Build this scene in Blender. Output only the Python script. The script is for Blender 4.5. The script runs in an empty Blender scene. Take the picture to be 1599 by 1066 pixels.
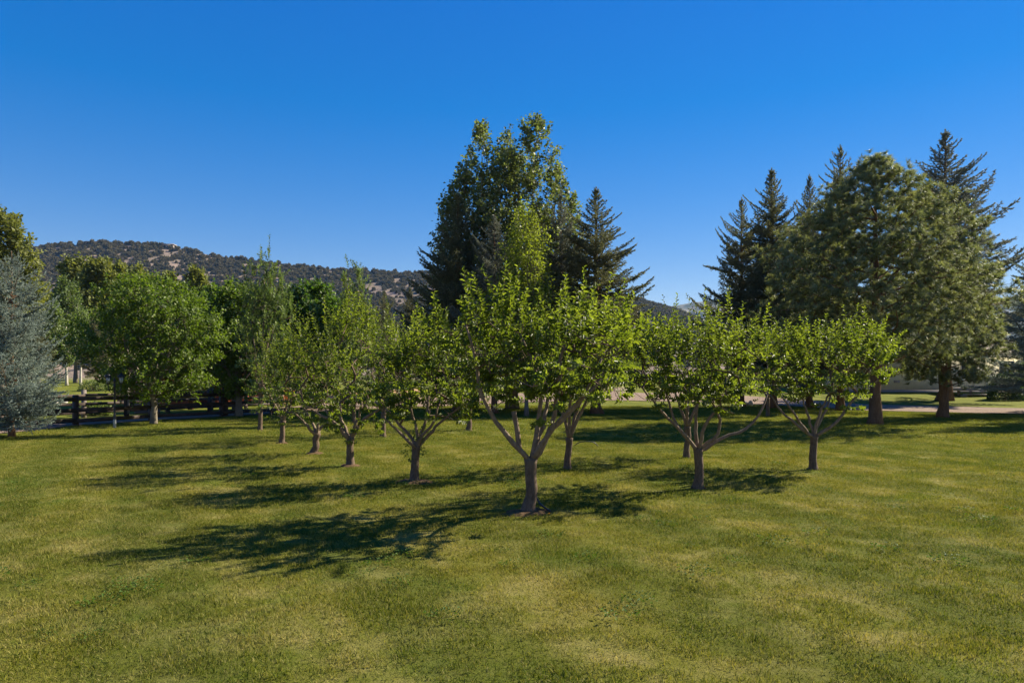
import bpy, math
import numpy as np
from mathutils import Vector, Matrix
rad = math.radians
sc = bpy.context.scene
C = sc.collection

# ------------------------------------------------------------------ camera, sky, sun, exposure
F, CX, HY, CH = 1066.0, 799.5, 588.0, 1.8      # focal length in photo pixels, horizon row, eye height
cam = bpy.data.objects.new('camera', bpy.data.cameras.new('camera'))
C.objects.link(cam); sc.camera = cam
cam.location = (0, 0, CH); cam.rotation_euler = (rad(90), 0, 0)
cam.data.sensor_width = 36; cam.data.lens = 24
cam.data.shift_y = (HY - 533) / 1599.0
cam.data.clip_start = 0.1; cam.data.clip_end = 20000

SUN_EL, SUN_AZ = 37.0, 63.0                     # azimuth clockwise from +Y
w = bpy.data.worlds.new('World'); sc.world = w; w.use_nodes = True
nt = w.node_tree; bg = nt.nodes['Background']
sky = nt.nodes.new('ShaderNodeTexSky'); sky.sky_type = 'NISHITA'; sky.sun_disc = False
sky.sun_elevation = rad(SUN_EL); sky.sun_rotation = rad(SUN_AZ)
sky.dust_density = 0.0; sky.air_density = 1.0; sky.ozone_density = 4.0; sky.altitude = 0
SKYS = 0.0425
def wmath(op, a, b, clamp=False):
    n = nt.nodes.new('ShaderNodeMath'); n.operation = op
    for i, v in enumerate((a, b)):
        if isinstance(v, (int, float)): n.inputs[i].default_value = v
        else: nt.links.new(v, n.inputs[i])
    return n.outputs[0]
sep = nt.nodes.new('ShaderNodeSeparateColor'); nt.links.new(sky.outputs[0], sep.inputs[0])
R_, G_, B_ = sep.outputs
# deep high-altitude blue: a colour grade applied evenly to the whole sky
bb = wmath('MAXIMUM', wmath('MULTIPLY', wmath('POWER', B_, 0.45), 3.25), wmath('MULTIPLY', B_, 0.92))
rr = wmath('MULTIPLY', wmath('MAXIMUM', wmath('SUBTRACT', wmath('DIVIDE', R_, B_), 0.300), 0.0), 2.35)
gg = wmath('MULTIPLY', wmath('MAXIMUM', wmath('SUBTRACT', wmath('DIVIDE', G_, B_), 0.375), 0.05), 1.78)
cmb = nt.nodes.new('ShaderNodeCombineColor')
nt.links.new(wmath('MULTIPLY', rr, bb), cmb.inputs[0]); nt.links.new(wmath('MULTIPLY', gg, bb), cmb.inputs[1]); nt.links.new(bb, cmb.inputs[2])
nt.links.new(cmb.outputs[0], bg.inputs[0]); bg.inputs[1].default_value = SKYS

sl = bpy.data.lights.new('sun', 'SUN'); sl.energy = 5.0; sl.angle = rad(0.53); sl.color = (1.0, 0.90, 0.70)
so = bpy.data.objects.new('sun', sl); C.objects.link(so)
sdir = Vector((math.sin(rad(SUN_AZ)) * math.cos(rad(SUN_EL)), math.cos(rad(SUN_AZ)) * math.cos(rad(SUN_EL)), math.sin(rad(SUN_EL))))
so.rotation_euler = sdir.to_track_quat('Z', 'Y').to_euler(); so.location = (30, 15, 30)

sc.view_settings.view_transform = 'Standard'; sc.view_settings.look = 'None'
sc.view_settings.gamma = 1; sc.view_settings.use_curve_mapping = False
sc.view_settings.exposure = 1.3
sc.render.engine = 'CYCLES'
sc.cycles.use_denoising = True
sc.cycles.max_bounces = 8; sc.cycles.transmission_bounces = 6; sc.cycles.diffuse_bounces = 3; sc.cycles.transparent_max_bounces = 8
sc.cycles.volume_bounces = 0
HAZE = 0.00006

# ------------------------------------------------------------------ helpers
def A(*a): return np.array(a, float)
def unit(v):
    v = np.asarray(v, float); return v / (np.linalg.norm(v, axis=-1, keepdims=True) + 1e-9)

def sstep(t):
    t = np.clip(t, 0, 1); return t * t * (3 - 2 * t)
def ter(x, y):
    x = np.asarray(x, float); y = np.asarray(y, float)
    h = 0.9 * sstep((y - 41) / 21) + 0.35 * np.clip((y - 62) / 250, 0, 1)
    u = 0.035 * np.sin(x * .31 + y * .17 + 1.3) * np.sin(y * .37 - x * .11) + 0.02 * np.sin(x * .9 + 2) * np.sin(y * .8 + x * .2)
    return h + u * sstep((y - 3) / 8) * (1 - sstep((np.abs(y) - 60) / 60))
def gd(px, py):
    d = 30.0
    for _ in range(60):
        x = (px - CX) / F * d
        d = 0.5 * d + 0.5 * max(2.0, (CH - float(ter(x, d))) * F / max(py - HY, 3))
    return d
def gp(px, py):
    d = gd(px, py); x = (px - CX) / F * d
    return A(x, d, float(ter(x, d)))
def wp(px, py, d): return A((px - CX) / F * d, d, CH - (py - HY) / F * d)

def nodes_of(name, rough=0.8, spec=0.3):
    m = bpy.data.materials.new(name); m.use_nodes = True
    n = m.node_tree; b = n.nodes['Principled BSDF']
    b.inputs['Roughness'].default_value = rough
    b.inputs['Specular IOR Level'].default_value = spec
    return m, n, b
def noise(n, scale, detail=4, rough=.6, vec=None, dist=0):
    t = n.nodes.new('ShaderNodeTexNoise'); t.inputs['Scale'].default_value = scale
    t.inputs['Detail'].default_value = detail; t.inputs['Roughness'].default_value = rough
    t.inputs['Distortion'].default_value = dist
    if vec is not None: n.links.new(vec, t.inputs['Vector'])
    return t.outputs['Fac']
def ramp(n, fac, stops, interp='LINEAR'):
    r = n.nodes.new('ShaderNodeValToRGB'); r.color_ramp.interpolation = interp
    e = r.color_ramp.elements
    while len(e) < len(stops): e.new(0.5)
    for k, (p, c) in enumerate(stops):
        e[k].position = p; e[k].color = (*c, 1) if len(c) == 3 else c
    n.links.new(fac, r.inputs[0]); return r.outputs[0]
def mixc(n, fac, a, b, mode='MIX'):
    m = n.nodes.new('ShaderNodeMix'); m.data_type = 'RGBA'; m.blend_type = mode
    for s, v in ((0, fac), (6, a), (7, b)):
        if isinstance(v, (int, float)): m.inputs[s].default_value = v
        elif isinstance(v, tuple): m.inputs[s].default_value = (*v, 1)
        else: n.links.new(v, m.inputs[s])
    return m.outputs[2]
def bump(n, b, h, strength=.5, dist=.02):
    bm = n.nodes.new('ShaderNodeBump'); bm.inputs['Strength'].default_value = strength; bm.inputs['Distance'].default_value = dist
    n.links.new(h, bm.inputs['Height']); n.links.new(bm.outputs[0], b.inputs['Normal'])
def wpos(n): return n.nodes.new('ShaderNodeNewGeometry').outputs['Position']
def mapping(n, vec, scale=(1, 1, 1), rot=(0, 0, 0)):
    m = n.nodes.new('ShaderNodeMapping'); m.inputs['Scale'].default_value = scale; m.inputs['Rotation'].default_value = rot
    n.links.new(vec, m.inputs['Vector']); return m.outputs[0]

def leaf_mat(name, c1, c2, trans=.35, rough=.5, spec=.35, tint=(1.5, 1.6, .6), nscale=1.2):
    """leaf: tone attribute (per leaf) plus a slow world noise, with light passing through"""
    m, n, b = nodes_of(name, rough, spec)
    at = n.nodes.new('ShaderNodeAttribute'); at.attribute_name = 'tone'
    col = mixc(n, at.outputs['Fac'], c1, c2)
    nz = noise(n, nscale, 2, .5, wpos(n))
    col = mixc(n, ramp(n, nz, [(.3, (.75, .78, .8)), (.7, (1.2, 1.15, 1.0))]), (0, 0, 0), col, 'MIX') if False else mixc(n, 1.0, col, ramp(n, nz, [(.3, (.78, .8, .85)), (.7, (1.0, 1.0, 1.0))]), 'MULTIPLY')
    n.links.new(col, b.inputs['Base Color'])
    tr = n.nodes.new('ShaderNodeBsdfTranslucent')
    n.links.new(mixc(n, 1.0, col, tint, 'MULTIPLY'), tr.inputs[0])
    mx = n.nodes.new('ShaderNodeMixShader'); mx.inputs[0].default_value = trans
    n.links.new(b.outputs[0], mx.inputs[1]); n.links.new(tr.outputs[0], mx.inputs[2])
    n.links.new(mx.outputs[0], n.nodes['Material Output'].inputs[0])
    return m
def bark_mat(name, c1, c2, scale=9, stretch=.25, st=.6):
    m, n, b = nodes_of(name, .9, .15)
    v = mapping(n, wpos(n), (1, 1, stretch))
    a = noise(n, scale, 6, .7, v, .6); c = noise(n, scale * 3.3, 5, .7, v)
    n.links.new(mixc(n, .5, ramp(n, a, [(.32, c1), (.68, c2)]), ramp(n, c, [(.35, c1), (.7, c2)])), b.inputs['Base Color'])
    bump(n, b, a, st, .03); return m
def plain_mat(name, c, rough=.7, spec=.3, var=.25, scale=6, stretch=(1, 1, 1), metal=0):
    m, n, b = nodes_of(name, rough, spec); b.inputs['Metallic'].default_value = metal
    f = noise(n, scale, 6, .7, mapping(n, wpos(n), stretch))
    lo = tuple(x * (1 - var) for x in c); hi = tuple(min(1, x * (1 + var)) for x in c)
    n.links.new(ramp(n, f, [(.3, lo), (.7, hi)]), b.inputs['Base Color'])
    bump(n, b, f, .25, .01); return m

def mk(name, V, faces, mat, parent=None, tone=None, smooth=False, link=True, verts_uni=None):
    """faces: list of int arrays (n,3) / (n,4)"""
    me = bpy.data.meshes.new(name)
    V = np.asarray(V, np.float32)
    faces = [np.asarray(f, np.int32) for f in faces if len(f)]
    me.vertices.add(len(V)); me.vertices.foreach_set('co', V.ravel())
    nl = sum(f.size for f in faces); npoly = sum(len(f) for f in faces)
    me.loops.add(nl); me.loops.foreach_set('vertex_index', np.concatenate([f.ravel() for f in faces]))
    me.polygons.add(npoly)
    tot = np.concatenate([np.full(len(f), f.shape[1], np.int32) for f in faces])
    me.polygons.foreach_set('loop_start', np.concatenate([[0], np.cumsum(tot)[:-1]]).astype(np.int32))
    me.polygons.foreach_set('loop_total', tot)
    if smooth: me.polygons.foreach_set('use_smooth', np.ones(npoly, bool))
    me.update(calc_edges=True)
    if tone is not None:
        at = me.attributes.new('tone', 'FLOAT', 'POINT'); at.data.foreach_set('value', np.asarray(tone, np.float32))
    me.materials.append(mat)
    o = bpy.data.objects.new(name, me)
    if link: C.objects.link(o)
    if parent is not None: o.parent = parent
    return o
def tag(o, label=None, cat=None, group=None, kind=None):
    for k, v in (('label', label), ('category', cat), ('group', group), ('kind', kind)):
        if v: o[k] = v
    return o
def thing(name, loc, label, cat, group=None, rz=0):
    o = bpy.data.objects.new(name, None); C.objects.link(o)
    o.location = loc; o.rotation_euler = (0, 0, rz); o.empty_display_size = .2
    return tag(o, label, cat, group)
class MB:
    def __init__(s): s.V = []; s.Q = []; s.T = []; s.n = 0
    def add(s, V, Q=None, T=None):
        V = np.asarray(V, float)
        if Q is not None and len(Q): s.Q.append(np.asarray(Q) + s.n)
        if T is not None and len(T): s.T.append(np.asarray(T) + s.n)
        s.V.append(V); s.n += len(V); return s
    def box(s, lo, hi, rot=0.0, about=(0, 0, 0), bev=0.0):
        lo = A(*lo); hi = A(*hi)
        v = A(*[[(lo, hi)[i][0], (lo, hi)[j][1], (lo, hi)[k][2]] for i in (0, 1) for j in (0, 1) for k in (0, 1)])
        if rot:
            c_, s_ = math.cos(rot), math.sin(rot); p = v[:, :2] - A(*about)[:2]
            v[:, :2] = np.stack([p[:, 0] * c_ - p[:, 1] * s_, p[:, 0] * s_ + p[:, 1] * c_], 1) + A(*about)[:2]
        return s.add(v, [[0, 1, 3, 2], [4, 6, 7, 5], [0, 4, 5, 1], [2, 3, 7, 6], [0, 2, 6, 4], [1, 5, 7, 3]])
    def beam(s, p, q, wd, ht, up=(0, 0, 1)):
        p = A(*p); q = A(*q); d = unit(q - p); sd = unit(np.cross(d, A(*up))); u = np.cross(sd, d)
        v = []
        for e in (p, q):
            for a_, b_ in ((-1, -1), (1, -1), (1, 1), (-1, 1)): v.append(e + sd * a_ * wd / 2 + u * b_ * ht / 2)
        return s.add(v, [[3, 2, 1, 0], [4, 5, 6, 7], [0, 1, 5, 4], [1, 2, 6, 5], [2, 3, 7, 6], [3, 0, 4, 7]])
    def tube(s, P, R, k=8, cap=True, bumpy=0, rng=None):
        P = np.asarray(P, float); R = np.broadcast_to(np.asarray(R, float), (len(P),))
        T_ = unit(np.gradient(P, axis=0)); ref = A(1, 0, 0) if abs(T_[0][0]) < .8 else A(0, 1, 0)
        u = unit(np.cross(T_, ref)); v = np.cross(T_, u)
        an = np.arange(k) * 2 * math.pi / k
        rr_ = R[:, None] * np.ones((1, k))
        if bumpy: rr_ = rr_ * (1 + (rng or np.random).normal(0, bumpy, rr_.shape))
        ring = P[:, None, :] + rr_[..., None] * (np.cos(an)[None, :, None] * u[:, None, :] + np.sin(an)[None, :, None] * v[:, None, :])
        n = len(P); i = np.arange(n - 1)[:, None] * k; j = np.arange(k)[None, :]; j2 = (j + 1) % k
        Q = np.stack([i + j, i + j2, i + k + j2, i + k + j], -1).reshape(-1, 4)
        V = ring.reshape(-1, 3); T3 = []
        if cap:
            V = np.vstack([V, P[0], P[-1]]); a0 = n * k
            jj = np.arange(k); T3 = np.vstack([np.stack([np.full(k, a0), (jj + 1) % k, jj], 1), np.stack([np.full(k, a0 + 1), (n - 1) * k + jj, (n - 1) * k + (jj + 1) % k], 1)])
        return s.add(V, Q, T3)
    def lathe(s, prof, c=(0, 0, 0), k=12):
        P = A(*[[0, 0, z] for r, z in prof]) + A(*c); R = [r for r, z in prof]
        an = np.arange(k) * 2 * math.pi / k
        ring = P[:, None, :] + np.array(R)[:, None, None] * np.stack([np.cos(an), np.sin(an), 0 * an], 1)[None]
        n = len(P); i = np.arange(n - 1)[:, None] * k; j = np.arange(k)[None, :]; j2 = (j + 1) % k
        return s.add(ring.reshape(-1, 3), np.stack([i + j, i + j2, i + k + j2, i + k + j], -1).reshape(-1, 4))
    def prisms(s, P0, P1, R0, R1, k=3):
        P0 = np.asarray(P0, float); P1 = np.asarray(P1, float); n = len(P0)
        if n == 0: return s
        R0 = np.broadcast_to(R0, (n,)); R1 = np.broadcast_to(R1, (n,))
        d = unit(P1 - P0); ref = np.where(np.abs(d[:, :1]) < .8, A(1, 0, 0), A(0, 1, 0)); u = unit(np.cross(d, ref)); v = np.cross(d, u)
        an = np.arange(k) * 2 * math.pi / k; cs = np.cos(an)[None, :, None]; sn = np.sin(an)[None, :, None]
        dirn = cs * u[:, None] + sn * v[:, None]
        V = np.concatenate([P0[:, None] + dirn * R0[:, None, None], P1[:, None] + dirn * R1[:, None, None]], 1).reshape(-1, 3)
        b_ = np.arange(n)[:, None] * 2 * k; j = np.arange(k)[None]; j2 = (j + 1) % k
        return s.add(V, np.stack([b_ + j, b_ + j2, b_ + k + j2, b_ + k + j], -1).reshape(-1, 4))
    def build(s, name, mat, parent=None, smooth=False, link=True):
        fs = []
        if s.Q: fs.append(np.vstack(s.Q))
        if s.T: fs.append(np.vstack(s.T))
        return mk(name, np.vstack(s.V), fs, mat, parent, smooth=smooth, link=link)

def leaf_geo(P, D, N, L, W, hi=True):
    """returns V, faces, per-leaf vertex count"""
    n = len(P); S = unit(np.cross(D, N)); N = np.cross(S, D)
    L = np.broadcast_to(L, (n,))[:, None]; W = np.broadcast_to(W, (n,))[:, None]
    if hi:
        up = N * W * .35
        v = np.stack([P, P + D * L * .3 + S * W * .5 + up, P + D * L * .68 + S * W * .38 + up * .8 - N * L * .03,
                      P + D * L - N * L * .14, P + D * L * .68 - S * W * .38 + up * .8 - N * L * .03, P + D * L * .3 - S * W * .5 + up], 1)
        b = np.arange(n)[:, None] * 6
        F_ = np.concatenate([b + A(0, 1, 2, 3)[None], b + A(0, 3, 4, 5)[None]]).astype(int)
        return v.reshape(-1, 3), F_, 6
    v = np.stack([P, P + D * L * .5 + S * W * .5 + N * W * .2, P + D * L, P + D * L * .5 - S * W * .5 + N * W * .2], 1)
    b = np.arange(n)[:, None] * 4
    F_ = np.concatenate([b + A(0, 1, 2)[None], b + A(0, 2, 3)[None]]).astype(int)
    return v.reshape(-1, 3), F_, 4

def smooth_line(P, n):
    P = np.asarray(P, float)
    t = np.r_[0, np.cumsum(np.linalg.norm(np.diff(P, axis=0), axis=1))]; t /= t[-1]
    m = np.gradient(P, t, axis=0)
    tt = np.linspace(0, 1, n); out = []
    for q in tt:
        i = min(max(np.searchsorted(t, q) - 1, 0), len(t) - 2); h = t[i + 1] - t[i]; s_ = (q - t[i]) / h
        out.append((2 * s_**3 - 3 * s_**2 + 1) * P[i] + (s_**3 - 2 * s_**2 + s_) * h * m[i] + (-2 * s_**3 + 3 * s_**2) * P[i + 1] + (s_**3 - s_**2) * h * m[i + 1])
    return np.array(out)

def grow(seeds, anchors, rng, step=.25, up_pen=.6, wob=.05):
    """connect anchors to the nearest node; returns node array, parent array, anchor node ids"""
    nodes = [p for p in seeds]; par = [-1] * len(nodes)
    d0 = np.array([np.min(np.linalg.norm(np.array(seeds) - a, axis=1)) for a in anchors])
    N = np.zeros((len(nodes) + len(anchors) * 8 + 10, 3)); N[:len(nodes)] = nodes; cnt = len(nodes)
    ids = np.zeros(len(anchors), int)
    for k in np.argsort(d0):
        a = anchors[k]; df = a - N[:cnt]; d = np.linalg.norm(df, axis=1)
        cost = d + up_pen * np.maximum(0, -df[:, 2])
        i = int(np.argmin(cost)); m = int(min(5, max(1, round(d[i] / step)))); prev = i; p0 = N[i].copy()
        bow = rng.normal(0, wob, 3) * d[i] * 2 + A(0, 0, -.08 * d[i])
        for q in range(1, m + 1):
            t = q / m; p = p0 + (a - p0) * t + bow * math.sin(math.pi * t)
            if cnt >= len(N): N = np.vstack([N, np.zeros_like(N)])
            N[cnt] = p; par.append(prev); prev = cnt; cnt += 1
        ids[k] = prev
    return N[:cnt], np.array(par), ids
def twig_mesh(mb, N, par, nseed, r0, ex=.42, k=4, base=1.0):
    load = np.ones(len(N)) * base
    for i in range(len(N) - 1, nseed - 1, -1):
        if par[i] >= 0: load[par[i]] += load[i]
    i = np.arange(nseed, len(N)); p = par[i]
    r = r0 * (load / base) ** ex
    rp = np.minimum(np.where(p >= nseed, r[np.maximum(p, 0)], r[i] * 1.15), r[i] * 1.3)
    mb.prisms(N[p], N[i], rp, r[i], k)
    return r

def shoots(P, D, L, nl, rng, leafL, leafW, spread=.9, jit=.25, start=.1, hi=True):
    """leaves spirally set along shoots. P (n,3) D (n,3) L (n,)"""
    n = len(P); ref = np.where(np.abs(D[:, 2:]) < .8, A(0, 0, 1), A(1, 0, 0)); u = unit(np.cross(D, ref)); v = np.cross(D, u)
    t = (np.arange(nl) + .5) / nl; t = start + (1 - start) * t
    ph = rng.uniform(0, 6.28, n)[:, None] + np.arange(nl)[None] * 2.4
    rd = np.cos(ph)[..., None] * u[:, None] + np.sin(ph)[..., None] * v[:, None]
    pos = P[:, None] + D[:, None] * (L[:, None] * t[None])[..., None]
    ld = unit(D[:, None] * (.35 + .5 * t[None, :, None]) + rd * spread + rng.normal(0, jit, (n, nl, 3)))
    nm = unit(D[:, None] * .9 - rd * .2 + A(0, 0, .5) + rng.normal(0, jit * 1.3, (n, nl, 3)))
    sz = (1 - .45 * np.abs(t - .45))[None] * rng.uniform(.65, 1.2, (n, nl))
    pos = pos.reshape(-1, 3); ld = ld.reshape(-1, 3); nm = nm.reshape(-1, 3); sz = sz.ravel()
    tone = np.clip(np.repeat(rng.uniform(0, .5, n), nl) + np.tile(t, n) * .35 + rng.normal(0, .15, n * nl), 0, 1)
    return pos, ld, nm, sz * leafL, sz * leafW, tone

# ------------------------------------------------------------------ materials
M = {}
M['apple'] = leaf_mat('apple_leaf', (.068, .10, .016), (.185, .22, .045), .48, .45, .4, (1.8, 1.85, .55))
M['apple_far'] = leaf_mat('apple_leaf_far', (.065, .092, .020), (.17, .20, .05), .38, .5, .35, (1.6, 1.7, .5))
M['maple'] = leaf_mat('maple_leaf', (.06, .10, .014), (.18, .235, .035), .4, .5, .3, (1.5, 1.7, .5))
M['deep'] = leaf_mat('deep_green_leaf', (.05, .095, .02), (.13, .20, .04), .35, .5, .3, (1.3, 1.5, .5))
M['pear'] = leaf_mat('grey_green_leaf', (.09, .125, .045), (.20, .26, .09), .4, .5, .35, (1.3, 1.4, .6))
M['cotton'] = leaf_mat('cottonwood_leaf', (.08, .105, .035), (.24, .265, .12), .4, .5, .3, (1.4, 1.5, .6))
M['aspen'] = leaf_mat('pale_poplar_leaf', (.15, .19, .03), (.28, .33, .05), .5, .5, .3, (1.5, 1.5, .5))
M['olive'] = leaf_mat('olive_cottonwood_leaf', (.11, .13, .035), (.25, .265, .085), .35, .6, .2, (1.4, 1.4, .6), .25)
M['spruce'] = leaf_mat('dark_spruce_needle', (.065, .075, .04), (.24, .24, .135), .3, .6, .25, (1.3, 1.3, .7))
M['blue'] = leaf_mat('blue_spruce_needle', (.11, .15, .115), (.32, .38, .33), .25, .6, .25, (1.1, 1.1, .9))
M['greyblue'] = leaf_mat('grey_spruce_needle', (.08, .095, .07), (.27, .285, .22), .25, .6, .25, (1.1, 1.1, .9))
M['pine'] = leaf_mat('pine_needle', (.08, .115, .042), (.31, .33, .17), .4, .5, .3, (1.2, 1.2, .6))
M['shrub'] = leaf_mat('shrub_leaf', (.03, .06, .015), (.08, .13, .03), .25, .5, .3)
M['clover'] = leaf_mat('clover_leaf', (.05, .10, .012), (.09, .15, .02), .3, .6, .2)
M['weed'] = leaf_mat('meadow_plant_leaf', (.10, .14, .04), (.24, .28, .10), .3, .5, .3)
M['bark'] = bark_mat('apple_bark', (.062, .043, .03), (.21, .15, .105), 14, .35)
M['barklimb'] = bark_mat('apple_limb_bark', (.10, .072, .05), (.31, .235, .175), 12, .5, .4)
M['twig'] = bark_mat('twig_bark', (.08, .055, .04), (.2, .14, .1), 10, .6, .2)
M['pbark'] = bark_mat('pine_bark', (.07, .038, .02), (.24, .135, .075), 7, .25, .9)
M['mbark'] = bark_mat('grey_bark', (.10, .085, .065), (.26, .22, .17), 8, .3)
M['birch'] = bark_mat('pale_bark', (.25, .22, .18), (.6, .56, .48), 3, 1.2, .2)
M['black'] = plain_mat('black_stained_wood', (.06, .043, .035), .7, .3, .4, 5, (1, 1, 1))
M['greywood'] = plain_mat('weathered_wood', (.17, .145, .125), .8, .2, .4, 8, (1, 1, 3))
M['iron'] = plain_mat('black_iron', (.02, .021, .024), .45, .5, .2, 10)
M['white'] = plain_mat('white_paint', (.33, .34, .35), .6, .3, .1, 8)
M['glass'], gn_, gb_ = nodes_of('frosted_glass', .25, .5); gb_.inputs['Base Color'].default_value = (.55, .58, .6, 1)
gb_.inputs['Transmission Weight'].default_value = .3
M['red'] = plain_mat('red_stained_boards', (.48, .17, .09), .75, .25, .3, 3, (3, 3, .5))
M['redroof'] = plain_mat('rust_red_roof', (.20, .075, .05), .7, .3, .25, 3)
M['beige'] = plain_mat('beige_stucco', (.70, .64, .46), .85, .15, .08, 3)
M['plinth'] = plain_mat('grey_plinth', (.33, .28, .24), .85, .15, .15, 6)
M['deck'] = plain_mat('weathered_deck', (.42, .36, .31), .8, .2, .25, 6, (1, 1, 4))
M['roof'] = plain_mat('brown_shingle', (.12, .09, .075), .85, .2, .3, 8)
M['pane'], pn_, pb_ = nodes_of('window_glass', .08, .8); pb_.inputs['Base Color'].default_value = (.03, .035, .04, 1)
M['trim'] = plain_mat('pale_trim', (.6, .58, .52), .7, .3, .08, 6)
M['rock'] = plain_mat('pale_rock', (.5, .47, .43), .85, .2, .25, 6)
M['soil'] = plain_mat('bare_soil', (.11, .07, .04), .95, .05, .4, 9)
M['hose'] = plain_mat('black_poly_pipe', (.02, .022, .025), .4, .5, .2, 20)
M['flower'] = plain_mat('yellow_petals', (.75, .42, .03), .7, .2, .2, 30)

# --- lawn colours, shared by the ground sheet and the blades (both use world position)
def lawn_colour(n, blades):
    p = wpos(n)
    big = noise(n, .23, 4, .6, p, .3); mid = noise(n, 1.3, 5, .65, p, .4); fine = noise(n, 9, 4, .7, p)
    green = (.078, .100, .008); olive = (.155, .142, .018); straw = (.34, .285, .11)
    col = ramp(n, big, [(.33, green), (.50, (.110, .122, .011)), (.66, olive)])
    col = mixc(n, ramp(n, mid, [(.47, (0, 0, 0)), (.70, (.8, .8, .8))]), col, straw)
    col = mixc(n, ramp(n, noise(n, .8, 4, .6, mapping(n, p, (1, 1, 1), (0, 0, 1))), [(.52, (0, 0, 0)), (.66, (.75, .75, .75))]), col, (.078, .118, .010))
    col = mixc(n, ramp(n, fine, [(.35, (.0, .0, .0)), (.75, (.4, .4, .4))]), col, (.23, .20, .065))
    # mowing stripes running away to the right
    st = n.nodes.new('ShaderNodeTexWave'); st.inputs['Scale'].default_value = .17; st.inputs['Distortion'].default_value = .7
    st.inputs['Detail'].default_value = 2; st.inputs['Detail Scale'].default_value = .6
    n.links.new(mapping(n, p, (1, 1, 1), (0, 0, rad(-28))), st.inputs['Vector'])
    col = mixc(n, 1.0, col, ramp(n, st.outputs['Fac'], [(.3, (.80, .85, .77)), (.7, (1.16, 1.11, 1.14))]), 'MULTIPLY')
    # beyond the driveway the turf is lusher
    sp = n.nodes.new('ShaderNodeSeparateXYZ'); n.links.new(p, sp.inputs[0])
    mr = n.nodes.new('ShaderNodeMapRange'); mr.inputs[1].default_value = 8; mr.inputs[2].default_value = 30
    n.links.new(sp.outputs[1], mr.inputs[0])
    mm = n.nodes.new('ShaderNodeMath'); mm.operation = 'MULTIPLY'; mm.inputs[1].default_value = .5; n.links.new(mr.outputs[0], mm.inputs[0])
    col = mixc(n, mm.outputs[0], col, (.15, .178, .020))
    if not blades:
        mr = n.nodes.new('ShaderNodeMapRange'); mr.inputs[1].default_value = 130; mr.inputs[2].default_value = 220
        n.links.new(sp.outputs[1], mr.inputs[0])
        col = mixc(n, mr.outputs[0], col, (.20, .17, .10))
    return col
m, n, b = nodes_of('lawn_turf', .95, .05)
n.links.new(mixc(n, .3, lawn_colour(n, False), (.075, .085, .02)), b.inputs['Base Color'])
bump(n, b, noise(n, 22, 6, .75, wpos(n)), .9, .04); M['turf'] = m
m, n, b = nodes_of('grass_blade', .7, .1)
at = n.nodes.new('ShaderNodeAttribute'); at.attribute_name = 'tone'
col = mixc(n, ramp(n, at.outputs['Fac'], [(0, (0, 0, 0)), (.72, (.06, .06, .06)), (.88, (.5, .5, .5)), (1, (.9, .9, .9))]), mixc(n, 1.0, lawn_colour(n, True), ramp(n, at.outputs['Fac'], [(0, (.35, .5, .35)), (.35, (.9, 1., .8)), (.7, (1.35, 1.3, 1.2))]), 'MULTIPLY'), (.27, .23, .09))
n.links.new(col, b.inputs['Base Color'])
tr = n.nodes.new('ShaderNodeBsdfTranslucent'); n.links.new(mixc(n, 1.0, col, (1.3, 1.3, .6), 'MULTIPLY'), tr.inputs[0])
mx = n.nodes.new('ShaderNodeMixShader'); mx.inputs[0].default_value = .35
n.links.new(b.outputs[0], mx.inputs[1]); n.links.new(tr.outputs[0], mx.inputs[2]); n.links.new(mx.outputs[0], n.nodes['Material Output'].inputs[0])
M['blade'] = m
m, n, b = nodes_of('pink_gravel', .95, .1)
p = wpos(n); vo = n.nodes.new('ShaderNodeTexVoronoi'); vo.inputs['Scale'].default_value = 14; n.links.new(p, vo.inputs['Vector'])
g1 = noise(n, 5, 6, .8, p)
n.links.new(mixc(n, .5, ramp(n, g1, [(.3, (.15, .105, .075)), (.7, (.32, .235, .175))]), ramp(n, noise(n, .5, 3, .5, p), [(.35, (.20, .145, .11)), (.7, (.31, .23, .175))])), b.inputs['Base Color'])
bump(n, b, g1, 1, .08); M['gravel'] = m
m, n, b = nodes_of('orange_dirt', .95, .1)
n.links.new(ramp(n, noise(n, .9, 6, .7, wpos(n)), [(.3, (.28, .17, .09)), (.55, (.42, .25, .13)), (.75, (.52, .38, .24))]), b.inputs['Base Color']); M['dirt'] = m
def hill_mat(name, soil, scrub, scale):
    m, n, b = nodes_of(name, .95, .05); p = wpos(n)
    a = noise(n, scale, 6, .7, p, .3)
    c = mixc(n, ramp(n, a, [(.45, (0, 0, 0)), (.62, (1, 1, 1))]), scrub, soil)
    n.links.new(c, b.inputs['Base Color']); bump(n, b, noise(n, scale * 2, 5, .7, p), .8, 3); return m
M['hill'] = hill_mat('hill_soil_and_scrub', (.27, .20, .16), (.17, .135, .10), .03)
M['farhill'] = hill_mat('far_hill_scrub', (.26, .22, .18), (.10, .11, .08), .015)
M['juniper'] = leaf_mat('juniper_scrub', (.085, .075, .04), (.20, .17, .09), .2, .8, .1, (1, 1, 1), .02)

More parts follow.
